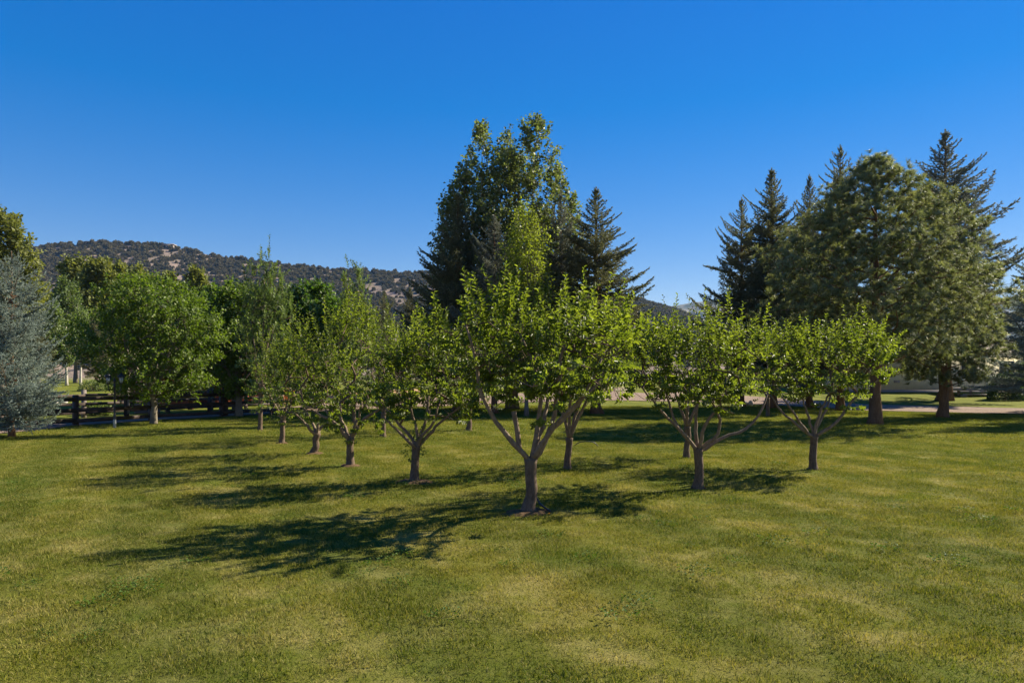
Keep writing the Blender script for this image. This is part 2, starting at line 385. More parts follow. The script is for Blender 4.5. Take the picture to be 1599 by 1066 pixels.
# ------------------------------------------------------------------ ground
def nonuni(segs):
    out = [segs[0][0]]
    for a, b_, st in segs:
        k = max(1, int(round((b_ - a) / st))); out += list(a + (b_ - a) * np.arange(1, k + 1) / k)
    return np.array(out)
gx = nonuni([(-4000, -400, 600), (-400, -70, 30), (-70, 70, .7), (70, 400, 30), (400, 4000, 600)])
gy = nonuni([(-300, -20, 70), (-20, 0, 4), (0, 62, .5), (62, 130, 4), (130, 500, 60), (500, 6000, 900)])
X, Y = np.meshgrid(gx, gy); V = np.stack([X, Y, ter(X, Y)], -1).reshape(-1, 3)
def gridfaces(nx, ny):
    i = np.arange(ny - 1)[:, None] * nx + np.arange(nx - 1)[None]
    return np.stack([i, i + 1, i + nx + 1, i + nx], -1).reshape(-1, 4)
tag(mk('lawn', V, [gridfaces(len(gx), len(gy))], M['turf'], smooth=True), kind='structure')

near_e = [(-300, 705), (-60, 683), (60, 672), (120, 664.5), (236, 657), (345, 651), (400, 648), (470, 644), (580, 638), (700, 634), (800, 629), (950, 625), (1100, 628), (1200, 632), (1350, 641), (1599, 647), (1900, 655)]
far_e = [(-300, 690), (-60, 673), (60, 664), (120, 657.5), (236, 649), (345, 643), (400, 640), (470, 634), (580, 623), (700, 619), (800, 615), (950, 607), (1060, 611), (1200, 621), (1350, 631.5), (1599, 638), (1900, 646)]
def strip(name, ne, fe, mat, lift, n1=160, n2=14):
    xs = np.linspace(ne[0][0], ne[-1][0], n1)
    a = np.array([gp(x, np.interp(x, *zip(*ne))) for x in xs]); b_ = np.array([gp(x, np.interp(x, *zip(*fe))) for x in xs])
    wob = np.random.RandomState(3).normal(0, .06, (n1, 1)); a[:, 1:2] += wob; b_[:, 1:2] += wob[::-1]
    t = np.linspace(0, 1, n2)[:, None, None]; P = a[None] * (1 - t) + b_[None] * t
    P[..., 2] = ter(P[..., 0], P[..., 1]) + lift
    return tag(mk(name, P.reshape(-1, 3), [gridfaces(n1, n2)], mat, smooth=True), kind='structure')
strip('gravel_driveway', near_e, far_e, M['gravel'], .03)
strip('dirt_yard', [(215, 640), (345, 636), (470, 629), (590, 620), (690, 611)], [(215, 618), (345, 615), (470, 611), (590, 609), (690, 607)], M['dirt'], .022, 60, 10)

# ------------------------------------------------------------------ hills
def hill(name, prof, dr, d0, seed, amp, mat, zdown=0):
    r = np.random.RandomState(seed)
    px = np.linspace(prof[0][0], prof[-1][0], 220); py = np.interp(px, *zip(*prof))
    ridge = CH - (py - HY) / F * dr - zdown
    Xr = (px - CX) / F * dr
    nt_ = 50; t = np.linspace(0, 1.35, nt_)[:, None]
    Yv = d0 + (dr - d0) * t + 0 * Xr[None]
    prof_t = np.where(t < 1, np.clip(t, 0, 1) ** 1.25, 1 - (t - 1) * 1.5)
    Z = 1.2 + ridge[None] * prof_t
    g = 0
    for k in range(14):
        fx, fy, ph = r.uniform(.004, .03), r.uniform(.002, .012), r.uniform(0, 6.28)
        g = g + np.sin(Xr[None] * fx + Yv * fy + ph) * .01 / fx ** .7
    g = g / np.abs(g).max()
    Z = Z + amp * g * np.sin(np.clip(t, 0, 1) * math.pi) + amp * .06 * r.normal(0, 1, Z.shape) * (t < .97) * (t > .02)
    P = np.stack([np.broadcast_to(Xr[None], Z.shape), Yv, Z], -1)
    o = tag(mk(name, P.reshape(-1, 3), [gridfaces(220, nt_)], mat, smooth=True), kind='structure')
    return P
prof1 = [(-700, 420), (-300, 404), (0, 395), (60, 387), (100, 382), (130, 383), (160, 379), (200, 381), (240, 384), (280, 388), (340, 401), (410, 411), (500, 420), (600, 426), (680, 428), (760, 433), (850, 443), (940, 458), (1000, 471), (1050, 484), (1100, 508), (1150, 540), (1250, 575)]
P1 = hill('hill', prof1, 900, 420, 5, 12, M['hill'])
prof2 = [(700, 520), (900, 505), (980, 490), (1040, 479), (1080, 472), (1130, 466), (1250, 460), (1500, 468), (2000, 450)]
hill('far_hill', prof2, 2600, 1400, 9, 60, M['farhill'])

# ------------------------------------------------------------------ geometry-node scatter (for what nobody could count)
def scatter(name, sources, pts, rot, scl, idx, kind='stuff'):
    col = bpy.data.collections.new(name + '_sources')
    for s_ in sources: col.objects.link(s_)
    me = bpy.data.meshes.new(name); me.vertices.add(len(pts)); me.vertices.foreach_set('co', np.asarray(pts, np.float32).ravel())
    for nm, ty, arr in (('rot', 'FLOAT_VECTOR', rot), ('scl', 'FLOAT_VECTOR', scl)):
        at = me.attributes.new(nm, ty, 'POINT'); at.data.foreach_set('vector', np.asarray(arr, np.float32).ravel())
    at = me.attributes.new('idx', 'INT', 'POINT'); at.data.foreach_set('value', np.asarray(idx, np.int32))
    o = bpy.data.objects.new(name, me); C.objects.link(o); o['kind'] = kind
    g = bpy.data.node_groups.new(name, 'GeometryNodeTree')
    g.interface.new_socket('Geometry', in_out='INPUT', socket_type='NodeSocketGeometry')
    g.interface.new_socket('Geometry', in_out='OUTPUT', socket_type='NodeSocketGeometry')
    N = g.nodes; i = N.new('NodeGroupInput'); u = N.new('NodeGroupOutput'); ip = N.new('GeometryNodeInstanceOnPoints'); ci = N.new('GeometryNodeCollectionInfo')
    ci.inputs['Collection'].default_value = col; ci.inputs['Separate Children'].default_value = True; ci.inputs['Reset Children'].default_value = True
    def na(nm, ty):
        q = N.new('GeometryNodeInputNamedAttribute'); q.data_type = ty; q.inputs['Name'].default_value = nm; return q.outputs['Attribute']
    g.links.new(i.outputs[0], ip.inputs['Points']); g.links.new(ci.outputs[0], ip.inputs['Instance'])
    ip.inputs['Pick Instance'].default_value = True
    g.links.new(na('idx', 'INT'), ip.inputs['Instance Index']); g.links.new(na('rot', 'FLOAT_VECTOR'), ip.inputs['Rotation']); g.links.new(na('scl', 'FLOAT_VECTOR'), ip.inputs['Scale'])
    g.links.new(ip.outputs[0], u.inputs[0])
    md = o.modifiers.new('scatter', 'NODES'); md.node_group = g
    return o

# junipers on the hill
rng = np.random.RandomState(11)
def bush_src(k):
    r = np.random.RandomState(40 + k); n_ = 260
    d = unit(r.normal(0, 1, (n_, 3))); d[:, 2] = np.abs(d[:, 2]) * 1.0
    lob = unit(r.normal(0, 1, (5, 3))); bulge = 1 + .3 * np.max(d @ lob.T, axis=1)
    P = d * (A(.9, .9, 1.15) * bulge[:, None]) * r.uniform(.55, 1, (n_, 1))
    D = unit(d + r.normal(0, .5, (n_, 3))); Nn = unit(r.normal(0, 1, (n_, 3)))
    V_, F_, kk = leaf_geo(P, D, Nn, r.uniform(.35, .7, n_), r.uniform(.3, .55, n_), False)
    return mk('juniper', V_, [F_], M['juniper'], tone=np.repeat(r.uniform(0, 1, n_), kk), link=False)
nb = 22000
ti = rng.uniform(0.05, 1.03, nb) ** .8; xi = rng.uniform(-200, 1180, nb)
fi = np.clip(ti / 1.35 * 49, 0, 48.99); fj = np.clip((xi - prof1[0][0]) / (prof1[-1][0] - prof1[0][0]) * 219, 0, 218.99)
i0 = fi.astype(int); j0 = fj.astype(int); a_ = (fi - i0)[:, None]; b_ = (fj - j0)[:, None]
BP = (P1[i0, j0] * (1 - a_) + P1[i0 + 1, j0] * a_) * (1 - b_) + (P1[i0, j0 + 1] * (1 - a_) + P1[i0 + 1, j0 + 1] * a_) * b_
dens = np.sin(BP[:, 0] * .021 + 1) * np.sin(BP[:, 1] * .027 + BP[:, 0] * .008) + .6 * np.sin(BP[:, 0] * .06 + BP[:, 1] * .05) + .8 * np.sin(BP[:, 0] * .13 + 2 * np.sin(BP[:, 1] * .05)) * np.sin(BP[:, 1] * .11 + 1)
BP = BP[dens + rng.normal(0, .6, nb) > -.68 - .8 * (ti > .85)]
k = len(BP); s_ = .9 + 2.1 * rng.uniform(0, 1, k) ** 1.5
scatter('juniper_scrub', [bush_src(i) for i in range(5)], BP, np.stack([0 * s_, 0 * s_, rng.uniform(0, 6.28, k)], 1), np.stack([s_, s_, s_ * rng.uniform(.9, 1.4, k)], 1), rng.randint(0, 5, k))

# ------------------------------------------------------------------ grass blades
apple_bases = [(825, 800), (1090, 762), (1270, 733), (647, 752), (547, 727), (491, 708), (440, 692)]
abp = np.array([gp(*q)[:2] for q in apple_bases])
nearX = np.linspace(-300, 1900, 200); nearD = np.array([gd(x, np.interp(x, *zip(*near_e))) for x in nearX])
def blades_src(seed, rad_, nbl, hh, ww, lean=.5):
    r = np.random.RandomState(seed)
    rr_ = rad_ * np.sqrt(r.uniform(0, 1, nbl)); th = r.uniform(0, 6.28, nbl)
    P = np.stack([rr_ * np.cos(th), rr_ * np.sin(th), np.full(nbl, -.004)], 1)
    az = r.uniform(0, 6.28, nbl); ln = r.uniform(.15, lean + .3, nbl)
    D = np.stack([np.cos(az) * ln, np.sin(az) * ln, np.ones(nbl)], 1); D = unit(D)
    H = (hh * r.uniform(.45, 1.15, nbl) * (1 - .25 * (rr_ / rad_) ** 2))[:, None]
    yaw = r.uniform(0, 6.28, nbl); S = np.stack([np.cos(yaw), np.sin(yaw), 0 * yaw], 1) * ww * r.uniform(.6, 1.2, (nbl, 1)) / 2
    mid = P + D * H * .55; tip = P + D * H + A(1, 1, 0) * np.stack([np.cos(az), np.sin(az), 0 * az], 1) * H * ln[:, None] * .5
    V_ = np.stack([P - S, P + S, mid + S * .8, mid - S * .8, tip], 1).reshape(-1, 3)
    b_ = np.arange(nbl)[:, None] * 5
    tn = np.repeat(r.uniform(0, 1, nbl), 5)
    return mk('turf_clump', V_, [b_ + np.array([[0, 1, 2, 3]]), b_ + np.array([[3, 2, 4]])], M['blade'], tone=tn, link=False)
def lawn_pts(d0, d1, dens, seed, clear):
    r = np.random.RandomState(seed); Wd = d1 * .95 + 3
    g_ = dens ** -.5
    x, y = np.meshgrid(np.arange(-Wd, Wd, g_), np.arange(d0, d1, g_)); x = (x + r.uniform(-.5, .5, x.shape) * g_).ravel(); y = (y + r.uniform(-.5, .5, y.shape) * g_).ravel()
    keep = np.abs(x) < y * .80 + 1.6
    keep &= y < np.interp(x / y * F + CX, nearX, nearD) - clear
    x, y = x[keep], y[keep]
    dd = np.min(np.hypot(x[:, None] - abp[None, :, 0], y[:, None] - abp[None, :, 1]), axis=1)
    keep = dd > .17
    x, y = x[keep], y[keep]
    return np.stack([x, y, ter(x, y)], 1)
def lawn_layer(name, d0, d1, dens, src, seed, clear, smin=.8, smax=1.25):
    p = lawn_pts(d0, d1, dens, seed, clear); r = np.random.RandomState(seed + 1); k = len(p)
    sxy = r.uniform(.85, 1.2, k); 
    hn = np.sin(p[:, 0] * 1.7 + 1.1 * np.sin(p[:, 1] * 1.3)) * np.sin(p[:, 1] * 2.1 + p[:, 0] * .6)
    sz = r.uniform(smin, smax, k) * (1 + .22 * hn)
    scatter(name, src, p, np.stack([r.normal(0, .06, k), r.normal(0, .06, k), r.uniform(0, 6.28, k)], 1), np.stack([sxy, sxy, sz], 1), r.randint(0, len(src), k))
lawn_layer('grass', 2.4, 9.5, 17, [blades_src(1 + i, .25, 330, .038, .0055, .6) for i in range(5)], 21, .2)
lawn_layer('grass', 9.5, 20, 12, [blades_src(11 + i, .34, 300, .042, .0065) for i in range(4)], 22, .3)
lawn_layer('grass', 20, 42, 5, [blades_src(21 + i, .52, 320, .045, .012) for i in range(3)], 23, .5)
# clover and broadleaf tufts
def clover_src(seed):
    r = np.random.RandomState(seed); n_ = 70
    rr_ = .12 * np.sqrt(r.uniform(0, 1, n_)); th = r.uniform(0, 6.28, n_)
    P = np.stack([rr_ * np.cos(th), rr_ * np.sin(th), r.uniform(.015, .055, n_)], 1)
    D = unit(np.stack([np.cos(th), np.sin(th), r.uniform(-.1, .7, n_)], 1)); Nn = unit(A(0, 0, 1) + r.normal(0, .3, (n_, 3)))
    V_, F_, kk = leaf_geo(P, D, Nn, r.uniform(.010, .022, n_), r.uniform(.009, .015, n_), True)
    return mk('clover', V_, [F_], M['clover'], tone=np.repeat(r.uniform(0, 1, n_), kk), link=False)
p = lawn_pts(2.6, 14, 2.2, 31, .3); cl = np.sin(p[:, 0] * .9 + 2) * np.sin(p[:, 1] * 1.1 + 1 + .5 * p[:, 0]) + rng.normal(0, .5, len(p)); p = p[cl > .35]; k = len(p); s_ = rng.uniform(.6, 1.5, k)
scatter('clover_patches', [clover_src(i) for i in range(4)], p, np.stack([0 * s_, 0 * s_, rng.uniform(0, 6.28, k)], 1), np.stack([s_, s_, s_], 1), rng.randint(0, 4, k))

# soil rings under the near trees
for q, (bp, rr_) in enumerate(zip(apple_bases, (.27, .1, .1, .27, .2, .2, .14))):
    c = gp(*bp); r = np.random.RandomState(60 + q); nn = 28; an = np.arange(nn) / nn * 6.283
    R1 = rr_ * (1 + .22 * np.sin(an * 2 + q) + r.normal(0, .08, nn)) * A(1.25)[0]
    rings = [np.c_[c[0] + np.cos(an) * R1 * f_, c[1] + np.sin(an) * R1 * f_ * .8, np.full(nn, 0.0)] for f_ in (1.0, .75, .45, .1)]
    for k_, rg in enumerate(rings): rg[:, 2] = ter(rg[:, 0], rg[:, 1]) + (-.01, .022, .035, .04)[k_] + r.normal(0, .004, nn)
    V_ = np.vstack(rings); i = np.arange(3)[:, None] * nn; j = np.arange(nn)[None]
    tag(mk('bare_soil', V_, [np.stack([i + j, i + (j + 1) % nn, i + nn + (j + 1) % nn, i + nn + j], -1).reshape(-1, 4)], M['soil'], smooth=True), kind='structure')

# ------------------------------------------------------------------ orchard trees
def apple_env(n_, zb, zt, R, r, flat=.6, cx=0, cy=0):
    t = r.uniform(0, 1, n_) ** .85
    rm = R * np.minimum(1, .55 + 1.3 * t) * np.sqrt(np.clip(1 - np.clip((t - flat) / (1.04 - flat), 0, 1) ** 2, 0.02, 1))
    rho = r.uniform(.1, 1, n_) ** .55; th = r.uniform(0, 6.283, n_)
    lob = 1 + .14 * np.sin(th * 3 + n_) + .08 * np.sin(th * 5 + 2)
    return np.stack([cx + np.cos(th) * rm * rho * lob, cy + np.sin(th) * rm * rho * lob * .95, zb + (zt - zb) * t], 1)

def orchard_tree(base, fork, crown, label, limbs=None, seed=0, nsh=220, nl=22, leaf=.085, leaf_parts=0, group='apple trees in the orchard', stubs=(), tr=None, shoot=(.22, .5), mat='apple', cat='tree', name='apple_tree', upright=.75):
    r = np.random.RandomState(seed + 100)
    B = gp(*base); d = B[1]; s_ = d / F
    xl, xr, yt, yb = crown
    L_ = lambda px, py, dy=0: A((px - base[0]) * s_ + (px - CX) / F * dy, dy, (HY * 0 + (base[1] - py)) * s_ + 0 * dy)
    t = thing(name, (B[0], B[1], B[2]), label, cat, group)
    fk = L_(*fork); tr = tr or .055 + .012 * fk[2]
    # trunk with flared foot
    tp = smooth_line([A(0, 0, -.12), A(0, 0, .05), fk * A(.35, .35, .35) + A(r.normal(0, .012), 0, 0), fk * .72 + A(r.normal(0, .012), 0, 0), fk, fk + A(0, 0, .03)], 14)
    zf = np.clip(tp[:, 2] / fk[2], 0, 1); tr_ = tr * (1 + .45 * np.exp(-np.clip(tp[:, 2], 0, 9) / .07) - .08 * zf + .22 * np.exp(-(1 - zf) / .08))
    mb = MB(); mb.tube(tp, tr_, 14, True, .03, r); mb.build('trunk', M['bark'], t, True)
    cxm = ((xl + xr) / 2 - base[0]) * s_; R = (xr - xl) / 2 * s_ * .97; zt = (base[1] - yt) * s_ - .12; zb = (base[1] - yb) * s_
    seeds = []
    if limbs is None:
        limbs = []; nlimb = r.randint(4, 6); a0 = r.uniform(0, 6.28)
        for q in range(nlimb):
            an = a0 + q * 6.283 / nlimb + r.normal(0, .25); o_ = R * r.uniform(.45, .7)
            dx = math.cos(an) * o_; dy = math.sin(an) * o_; top = zb + (zt - zb) * r.uniform(.25, .5)
            limbs.append([fk, fk + A(dx * .35 + cxm * .2, dy * .35, (top - fk[2]) * .38), fk + A(dx * .7 + cxm * .6, dy * .7, (top - fk[2]) * .72), A(cxm + dx, dy, top)])
    else:
        out = []
        for li in limbs:
            dyt, pts = li; nn = len(pts)
            out.append([fk * A(1, 1, 1) - A(0, 0, .02)] + [L_(px, py, dyt * (i + 1) / nn) for i, (px, py) in enumerate(pts)])
        limbs = out
    for li in limbs:
        P = smooth_line(li, 12); P[2:] += r.normal(0, .008, (10, 3))
        r0 = tr * .56 if len(limbs) < 6 else tr * .48
        RR = r0 * (1 - .62 * np.linspace(0, 1, 12)); mb = MB(); mb.tube(P, RR, 9, True, .04, r); mb.build('limb', M['barklimb'], t, True)
        seeds += list(P[5:])
    for (p0, p1, w_) in stubs:
        P = smooth_line([L_(*p0), (L_(*p0) + L_(*p1)) / 2 + A(.01, 0, 0), L_(*p1)], 6); MB().tube(P, w_, 8, True, .04, r).build('limb', M['barklimb'], t, True)
    An = apple_env(nsh, zb + .05, zt - .48, R, r, cx=cxm)
    thA = np.arctan2(An[:, 1], An[:, 0] - cxm); An[:, 2] += (zt - zb) * (.09 * np.sin(thA * 2.0 + seed) + .07 * np.sin(thA * 5 + seed * 2) + r.normal(0, .05, len(An)))
    hang = (r.uniform(0, 1, len(An)) < .22) & (An[:, 2] < zb + .4 * (zt - zb)); An[hang, 2] -= r.uniform(.05, .3, hang.sum())
    N, par, ids = grow(seeds, An, r, .2, .7, .06)
    mb = MB(); twig_mesh(mb, N, par, len(seeds), .0032 if nsh > 150 else .004, .46, 5)
    P = N[ids]; out = unit((P - A(cxm, 0, zb + (zt - zb) * .35)) * A(1, 1, .8))
    D = unit(out * (1 - upright) + A(0, 0, 1) * upright + r.normal(0, .28, P.shape))
    tt = np.clip((P[:, 2] - zb) / (zt - zb), 0, 1)
    L = r.uniform(*shoot, len(P)) * (.7 + .75 * tt)
    ext = r.uniform(0, 1, len(P)) > .88; L[ext] *= 1.35
    low = tt < .3; D[low] = unit(D[low] * A(1.6, 1.6, .15) + A(0, 0, -.1))
    spike = (tt > .62) & (r.uniform(0, 1, len(P)) < .3); L[spike] *= 1.3; D[spike] = unit(D[spike] * A(.4, .4, 1))
    mb.prisms(P, P + D * L[:, None], .0035, .0015, 3)
    a = shoots(P, D, L, nl, r, leaf, leaf * .5)
    # spur leaves on older wood
    k = len(seeds); ii = r.choice(np.arange(k, len(N)), min(len(N) - k, int(nsh * .7))); P2 = N[ii]
    b_ = shoots(P2, unit(r.normal(0, 1, P2.shape) + A(0, 0, .6)), np.full(len(P2), .10), 7, r, leaf * .9, leaf * .45)
    pos, ld, nm, LL, WW, tn = [np.concatenate(z) for z in zip(a, b_)]
    if leaf_parts:
        # the leaves that show largest: upright top shoots facing the viewer
        sc_ = pos[:, 2] * .8 - pos[:, 1] * .5 + LL * 12 + r.normal(0, .25, len(pos)); big = np.argsort(-sc_)[:leaf_parts]
        keep = np.ones(len(pos), bool); keep[big] = False
        metas = []
        for v_ in range(6):
            V_, F_, kk = leaf_geo(np.zeros((1, 3)), A([0, 1, 0]), A([0, 0, 1]), 1.0, .42 + .03 * v_)
            metas.append(mk('leaf', V_, [F_], M[mat], tone=np.full(6, .35 + .12 * v_), link=False).data)
        for q, i in enumerate(big):
            D_, N_ = ld[i], nm[i]; S = unit(np.cross(D_, N_)); N_ = np.cross(S, D_)
            o = bpy.data.objects.new('leaf', metas[q % 6]); C.objects.link(o); o.parent = t
            m4 = Matrix.Identity(4)
            for c_, vec in enumerate((S, D_, N_)):
                for rr_ in range(3): m4[rr_][c_] = float(vec[rr_] * LL[i])
            for rr_ in range(3): m4[rr_][3] = float(pos[i][rr_])
            o.matrix_local = m4
        pos, ld, nm, LL, WW, tn = [z[keep] for z in (pos, ld, nm, LL, WW, tn)]
    mb.build('twigs', M['twig'], t)['kind'] = 'stuff'
    V_, F_, kk = leaf_geo(pos, ld, nm, LL, WW, leaf_parts > 0 or d < 16)
    o = mk('crown', V_, [F_], M[mat], t, tone=np.repeat(tn, kk)); 
    if leaf_parts: o['kind'] = 'stuff'
    return t

tA = orchard_tree((825, 800), (829, 719), (688, 1012, 438, 612), 'nearest apple tree, straight dark trunk rising from bare soil beside a black pipe',
    [(-.35, [(818, 708), (790, 678), (765, 642), (749, 602), (741, 560), (728, 512)]),
     (.05, [(833, 706), (836, 682), (842, 642), (845, 612), (836, 575), (812, 520)]),
     (-.15, [(840, 710), (854, 678), (866, 646), (871, 605), (878, 550), (885, 500)]),
     (.35, [(845, 700), (858, 676), (882, 655), (908, 624), (935, 593), (958, 553)]),
     (.6, [(836, 700), (850, 660), (855, 620), (835, 560)]), (-.5, [(846, 690), (880, 650), (915, 610), (940, 560)])],
    seed=1, nsh=325, nl=24, leaf=.084, leaf_parts=290, stubs=[((811, 701), (802, 642), .033)], tr=.080)
orchard_tree((1090, 762), (1090, 702), (952, 1202, 478, 622), 'apple tree with a long low limb curving right, just left of the rightmost orchard tree',
    [(-.3, [(1080, 692), (1065, 673), (1039, 647), (1004, 606)]), (.3, [(1078, 690), (1060, 668), (1045, 633), (1038, 600)]),
     (.1, [(1088, 692), (1087, 660), (1090, 627), (1104, 595)]), (-.4, [(1094, 690), (1100, 665), (1125, 630), (1135, 590)]),
     (.1, [(1098, 702), (1122, 687), (1160, 672), (1186, 647), (1200, 612)]), (-.3, [(1100, 694), (1118, 680), (1124, 655), (1118, 640), (1100, 610)])],
    seed=2, nsh=280, nl=22, leaf=.084, tr=.072)
orchard_tree((1270, 733), (1271, 681), (1188, 1400, 488, 616), 'rightmost apple tree of the orchard, bright green crown with one limb reaching right',
    [(-.3, [(1262, 676), (1250, 660), (1237, 640), (1221, 618)]), (.3, [(1255, 672), (1235, 655), (1217, 640), (1203, 615)]),
     (.1, [(1268, 668), (1260, 645), (1251, 620)]), (-.1, [(1274, 665), (1282, 640), (1296, 612)]), (.4, [(1275, 668), (1290, 640), (1302, 600)]),
     (-.2, [(1279, 677), (1308, 658), (1330, 626), (1355, 602), (1390, 585)])],
    seed=3, nsh=270, nl=22, leaf=.084, tr=.07)
orchard_tree((647, 752), (650, 698), (578, 772, 490, 640), 'apple tree with small sucker leaves on its trunk, next left of the nearest tree',
    [(-.3, [(645, 694), (620, 670), (597, 647)]), (.3, [(646, 690), (622, 662), (603, 640), (585, 628)]), (-.1, [(652, 684), (646, 655), (638, 622)]),
     (.1, [(656, 680), (667, 645), (669, 605)]), (-.3, [(660, 680), (676, 660), (684, 632)]), (.2, [(662, 688), (682, 666), (722, 632)])],
    seed=4, nsh=260, nl=21, leaf=.082, tr=.072)
orchard_tree((547, 727), (547, 685), (452, 655, 468, 652), 'apple tree with fan of pale limbs, second left of the nearest tree',
    [(-.3, [(540, 680), (523, 659), (500, 647), (472, 628)]), (.2, [(542, 676), (533, 655), (531, 630)]), (.4, [(535, 670), (517, 655), (505, 630)]),
     (.1, [(553, 678), (564, 658), (585, 644), (613, 628)]), (-.2, [(551, 672), (562, 645), (566, 625)])], seed=5, nsh=250, nl=21, leaf=.084, tr=.075)
orchard_tree((490, 708), (495, 678), (418, 560, 508, 645), 'apple tree with short leaning trunk and low limbs spreading to the left',
    [(-.3, [(488, 674), (474, 657), (459, 642)]), (.3, [(500, 670), (519, 655), (532, 636)]), (-.1, [(496, 668), (499, 645)]), (.2, [(492, 670), (482, 650), (470, 630)])],
    seed=6, nsh=200, nl=18, leaf=.08, tr=.075)
orchard_tree((440, 692), (442, 658), (382, 500, 522, 640), 'leftmost apple tree of the front row, low forked trunk left of the leaning one', seed=7, nsh=190, nl=18, leaf=.08, tr=.068)
orchard_tree((886, 732), (889, 686), (835, 985, 468, 628), 'apple tree directly behind the nearest tree, slim trunk half hidden by its limbs', seed=8, nsh=210, nl=18, leaf=.08, tr=.065)
orchard_tree((1072, 715), (1073, 668), (1000, 1150, 490, 620), 'apple tree standing just behind the one with the long low right limb', seed=9, nsh=210, nl=18, leaf=.08, tr=.065, mat='apple_far')
orchard_tree((598, 682), (599, 645), (540, 660, 488, 632), 'small apple tree with thin straight trunk in the shade left of centre', seed=10, nsh=170, nl=17, leaf=.095, tr=.075, mat='apple_far')
orchard_tree((732, 672), (733, 645), (682, 800, 500, 628), 'apple tree with pale low forks, far trunk between the two front orchard trees', seed=12, nsh=170, nl=17, leaf=.095, tr=.09, mat='apple_far')
orchard_tree((669, 656), (669, 635), (628, 712, 522, 622), 'farthest small orchard tree, behind the tree with trunk suckers', seed=13, nsh=120, nl=16, leaf=.11, tr=.07, mat='apple_far')
orchard_tree((1199, 650), (1199, 622), (1135, 1258, 492, 606), 'apple tree behind the gap between the two rightmost orchard trees', seed=14, nsh=170, nl=17, leaf=.12, tr=.08, mat='apple_far')
for (bx, by, xl, xr, yt, yb, lb, sd) in ((406, 673, 372, 455, 412, 615, 'tall loose grey-green pear tree rising above the left end of the orchard', 15), (553, 662, 520, 590, 432, 620, 'slender tall pear tree whose spire stands above the orchard centre left', 16)):
    orchard_tree((bx, by), (bx + 1, by - 62), (xl, xr, yt, yb), lb, [(-.3, [(bx - 6, by - 110), (bx - 14, by - 170)]), (.2, [(bx + 3, by - 110), (bx + 6, by - 180), (bx + 7, yt + 25)]), (.3, [(bx + 14, by - 120), (bx + 24, by - 190)]), (.0, [(bx + 6, by - 100), (bx + 12, by - 170), (bx - 2, yt + 60)])],
                 seed=sd, nsh=340, nl=26, leaf=.11, group='tall pear trees', tr=.07, shoot=(.18, .42), mat='pear', name='pear_tree', upright=.85)
# sucker leaves on the trunk of the fourth tree are its own spur growth
sk = [o for o in C.objects if o.name.startswith('apple_tree') and 'sucker' in o.get('label', '')][0]
r = np.random.RandomState(5); k = 22
z_ = r.uniform(.35, .95, k); an = r.uniform(0, 6.28, k); P = np.stack([np.cos(an) * .09, np.sin(an) * .09, z_], 1); D = unit(np.stack([np.cos(an), np.sin(an), r.uniform(-.2, 1, k)], 1))
a = shoots(P, D, r.uniform(.06, .16, k), 6, r, .06, .03); V_, F_, kk = leaf_geo(*a[:5]); mk('sucker_leaves', V_, [F_], M['apple'], sk, tone=np.repeat(a[5], kk))

# ------------------------------------------------------------------ broadleaf trees
def leafy_tree(name, base, label, env, leaders, nsh, nl, leaf, mat, bark='mbark', group=None, seed=0, tr=.2, shoot=(.4, .9), upright=.5, z=None, wob=.06, asp=.7, step=.5, cat='tree'):
    r = np.random.RandomState(seed + 500); t = thing(name, base, label, cat, group)
    seeds = []
    mb = MB(); hmax = 0
    for li, (P, r0, r1) in enumerate(leaders):
        P = smooth_line(P, 16); P[3:] += r.normal(0, .02, (13, 3)) * (1 + tr); mb_ = MB()
        RR = r0 + (r1 - r0) * np.linspace(0, 1, 16)
        if li == 0: RR = RR * (1 + .5 * np.exp(-np.linspace(0, 1, 16) * 16))
        mb_.tube(P, RR, 9, True, .04, r); mb_.build('trunk' if li == 0 else 'limb', M[bark], t, True)
        seeds += list(P[4:] if li == 0 else P[3:])
    An = env(nsh, r)
    N, par, ids = grow(seeds, An, r, step, .8, wob); mb = MB(); twig_mesh(mb, N, par, len(seeds), .004 + .0012 * leaf * 10, .48, 4)
    P = N[ids]; c = np.array([0, 0, An[:, 2].mean()]); out = unit(P - c)
    D = unit(out * (1 - upright) + A(0, 0, 1) * upright + r.normal(0, .3, P.shape)); L = r.uniform(*shoot, len(P))
    mb.prisms(P, P + D * L[:, None], .006, .002, 3); mb.build('branches', M[bark], t)
    a = shoots(P, D, L, nl, r, leaf, leaf * asp, spread=1.2, jit=.5); k = len(a[0])
    pos = a[0] + r.normal(0, 1, (k, 3)) * (L.mean() * .16)
    V_, F_, kk = leaf_geo(pos, a[1], a[2], a[3], a[4], False); mk('crown', V_, [F_], M[mat], t, tone=np.repeat(a[5], kk))
    return t
def blob_env(H, zb, R, lobes=9, peak=.5, sharp=1.0, seed=0, hollow=.45):
    def f(n_, r):
        q = np.random.RandomState(seed + 7); t = r.uniform(0, 1, n_ * 3); th = r.uniform(0, 6.283, n_ * 3)
        prof = np.where(t < peak, np.sqrt(np.clip(1 - ((peak - t) / peak) ** 2 * .8, 0, 1)), np.clip(1 - ((t - peak) / (1 - peak)) ** 2, 0, 1) ** (.5 * sharp))
        lob = 1
        for k_ in range(lobes): lob = lob + .075 * np.sin(th * q.randint(2, 6) + q.uniform(0, 6) + t * q.uniform(4, 14))
        rho = r.uniform(hollow, 1, n_ * 3); rr_ = R * prof * lob * rho
        P = np.stack([np.cos(th) * rr_, np.sin(th) * rr_, zb + (H - zb) * t], 1)
        wgt = (prof * rho + .05); wgt /= wgt.sum()
        return P[r.choice(len(P), n_, False, wgt)]
    return f
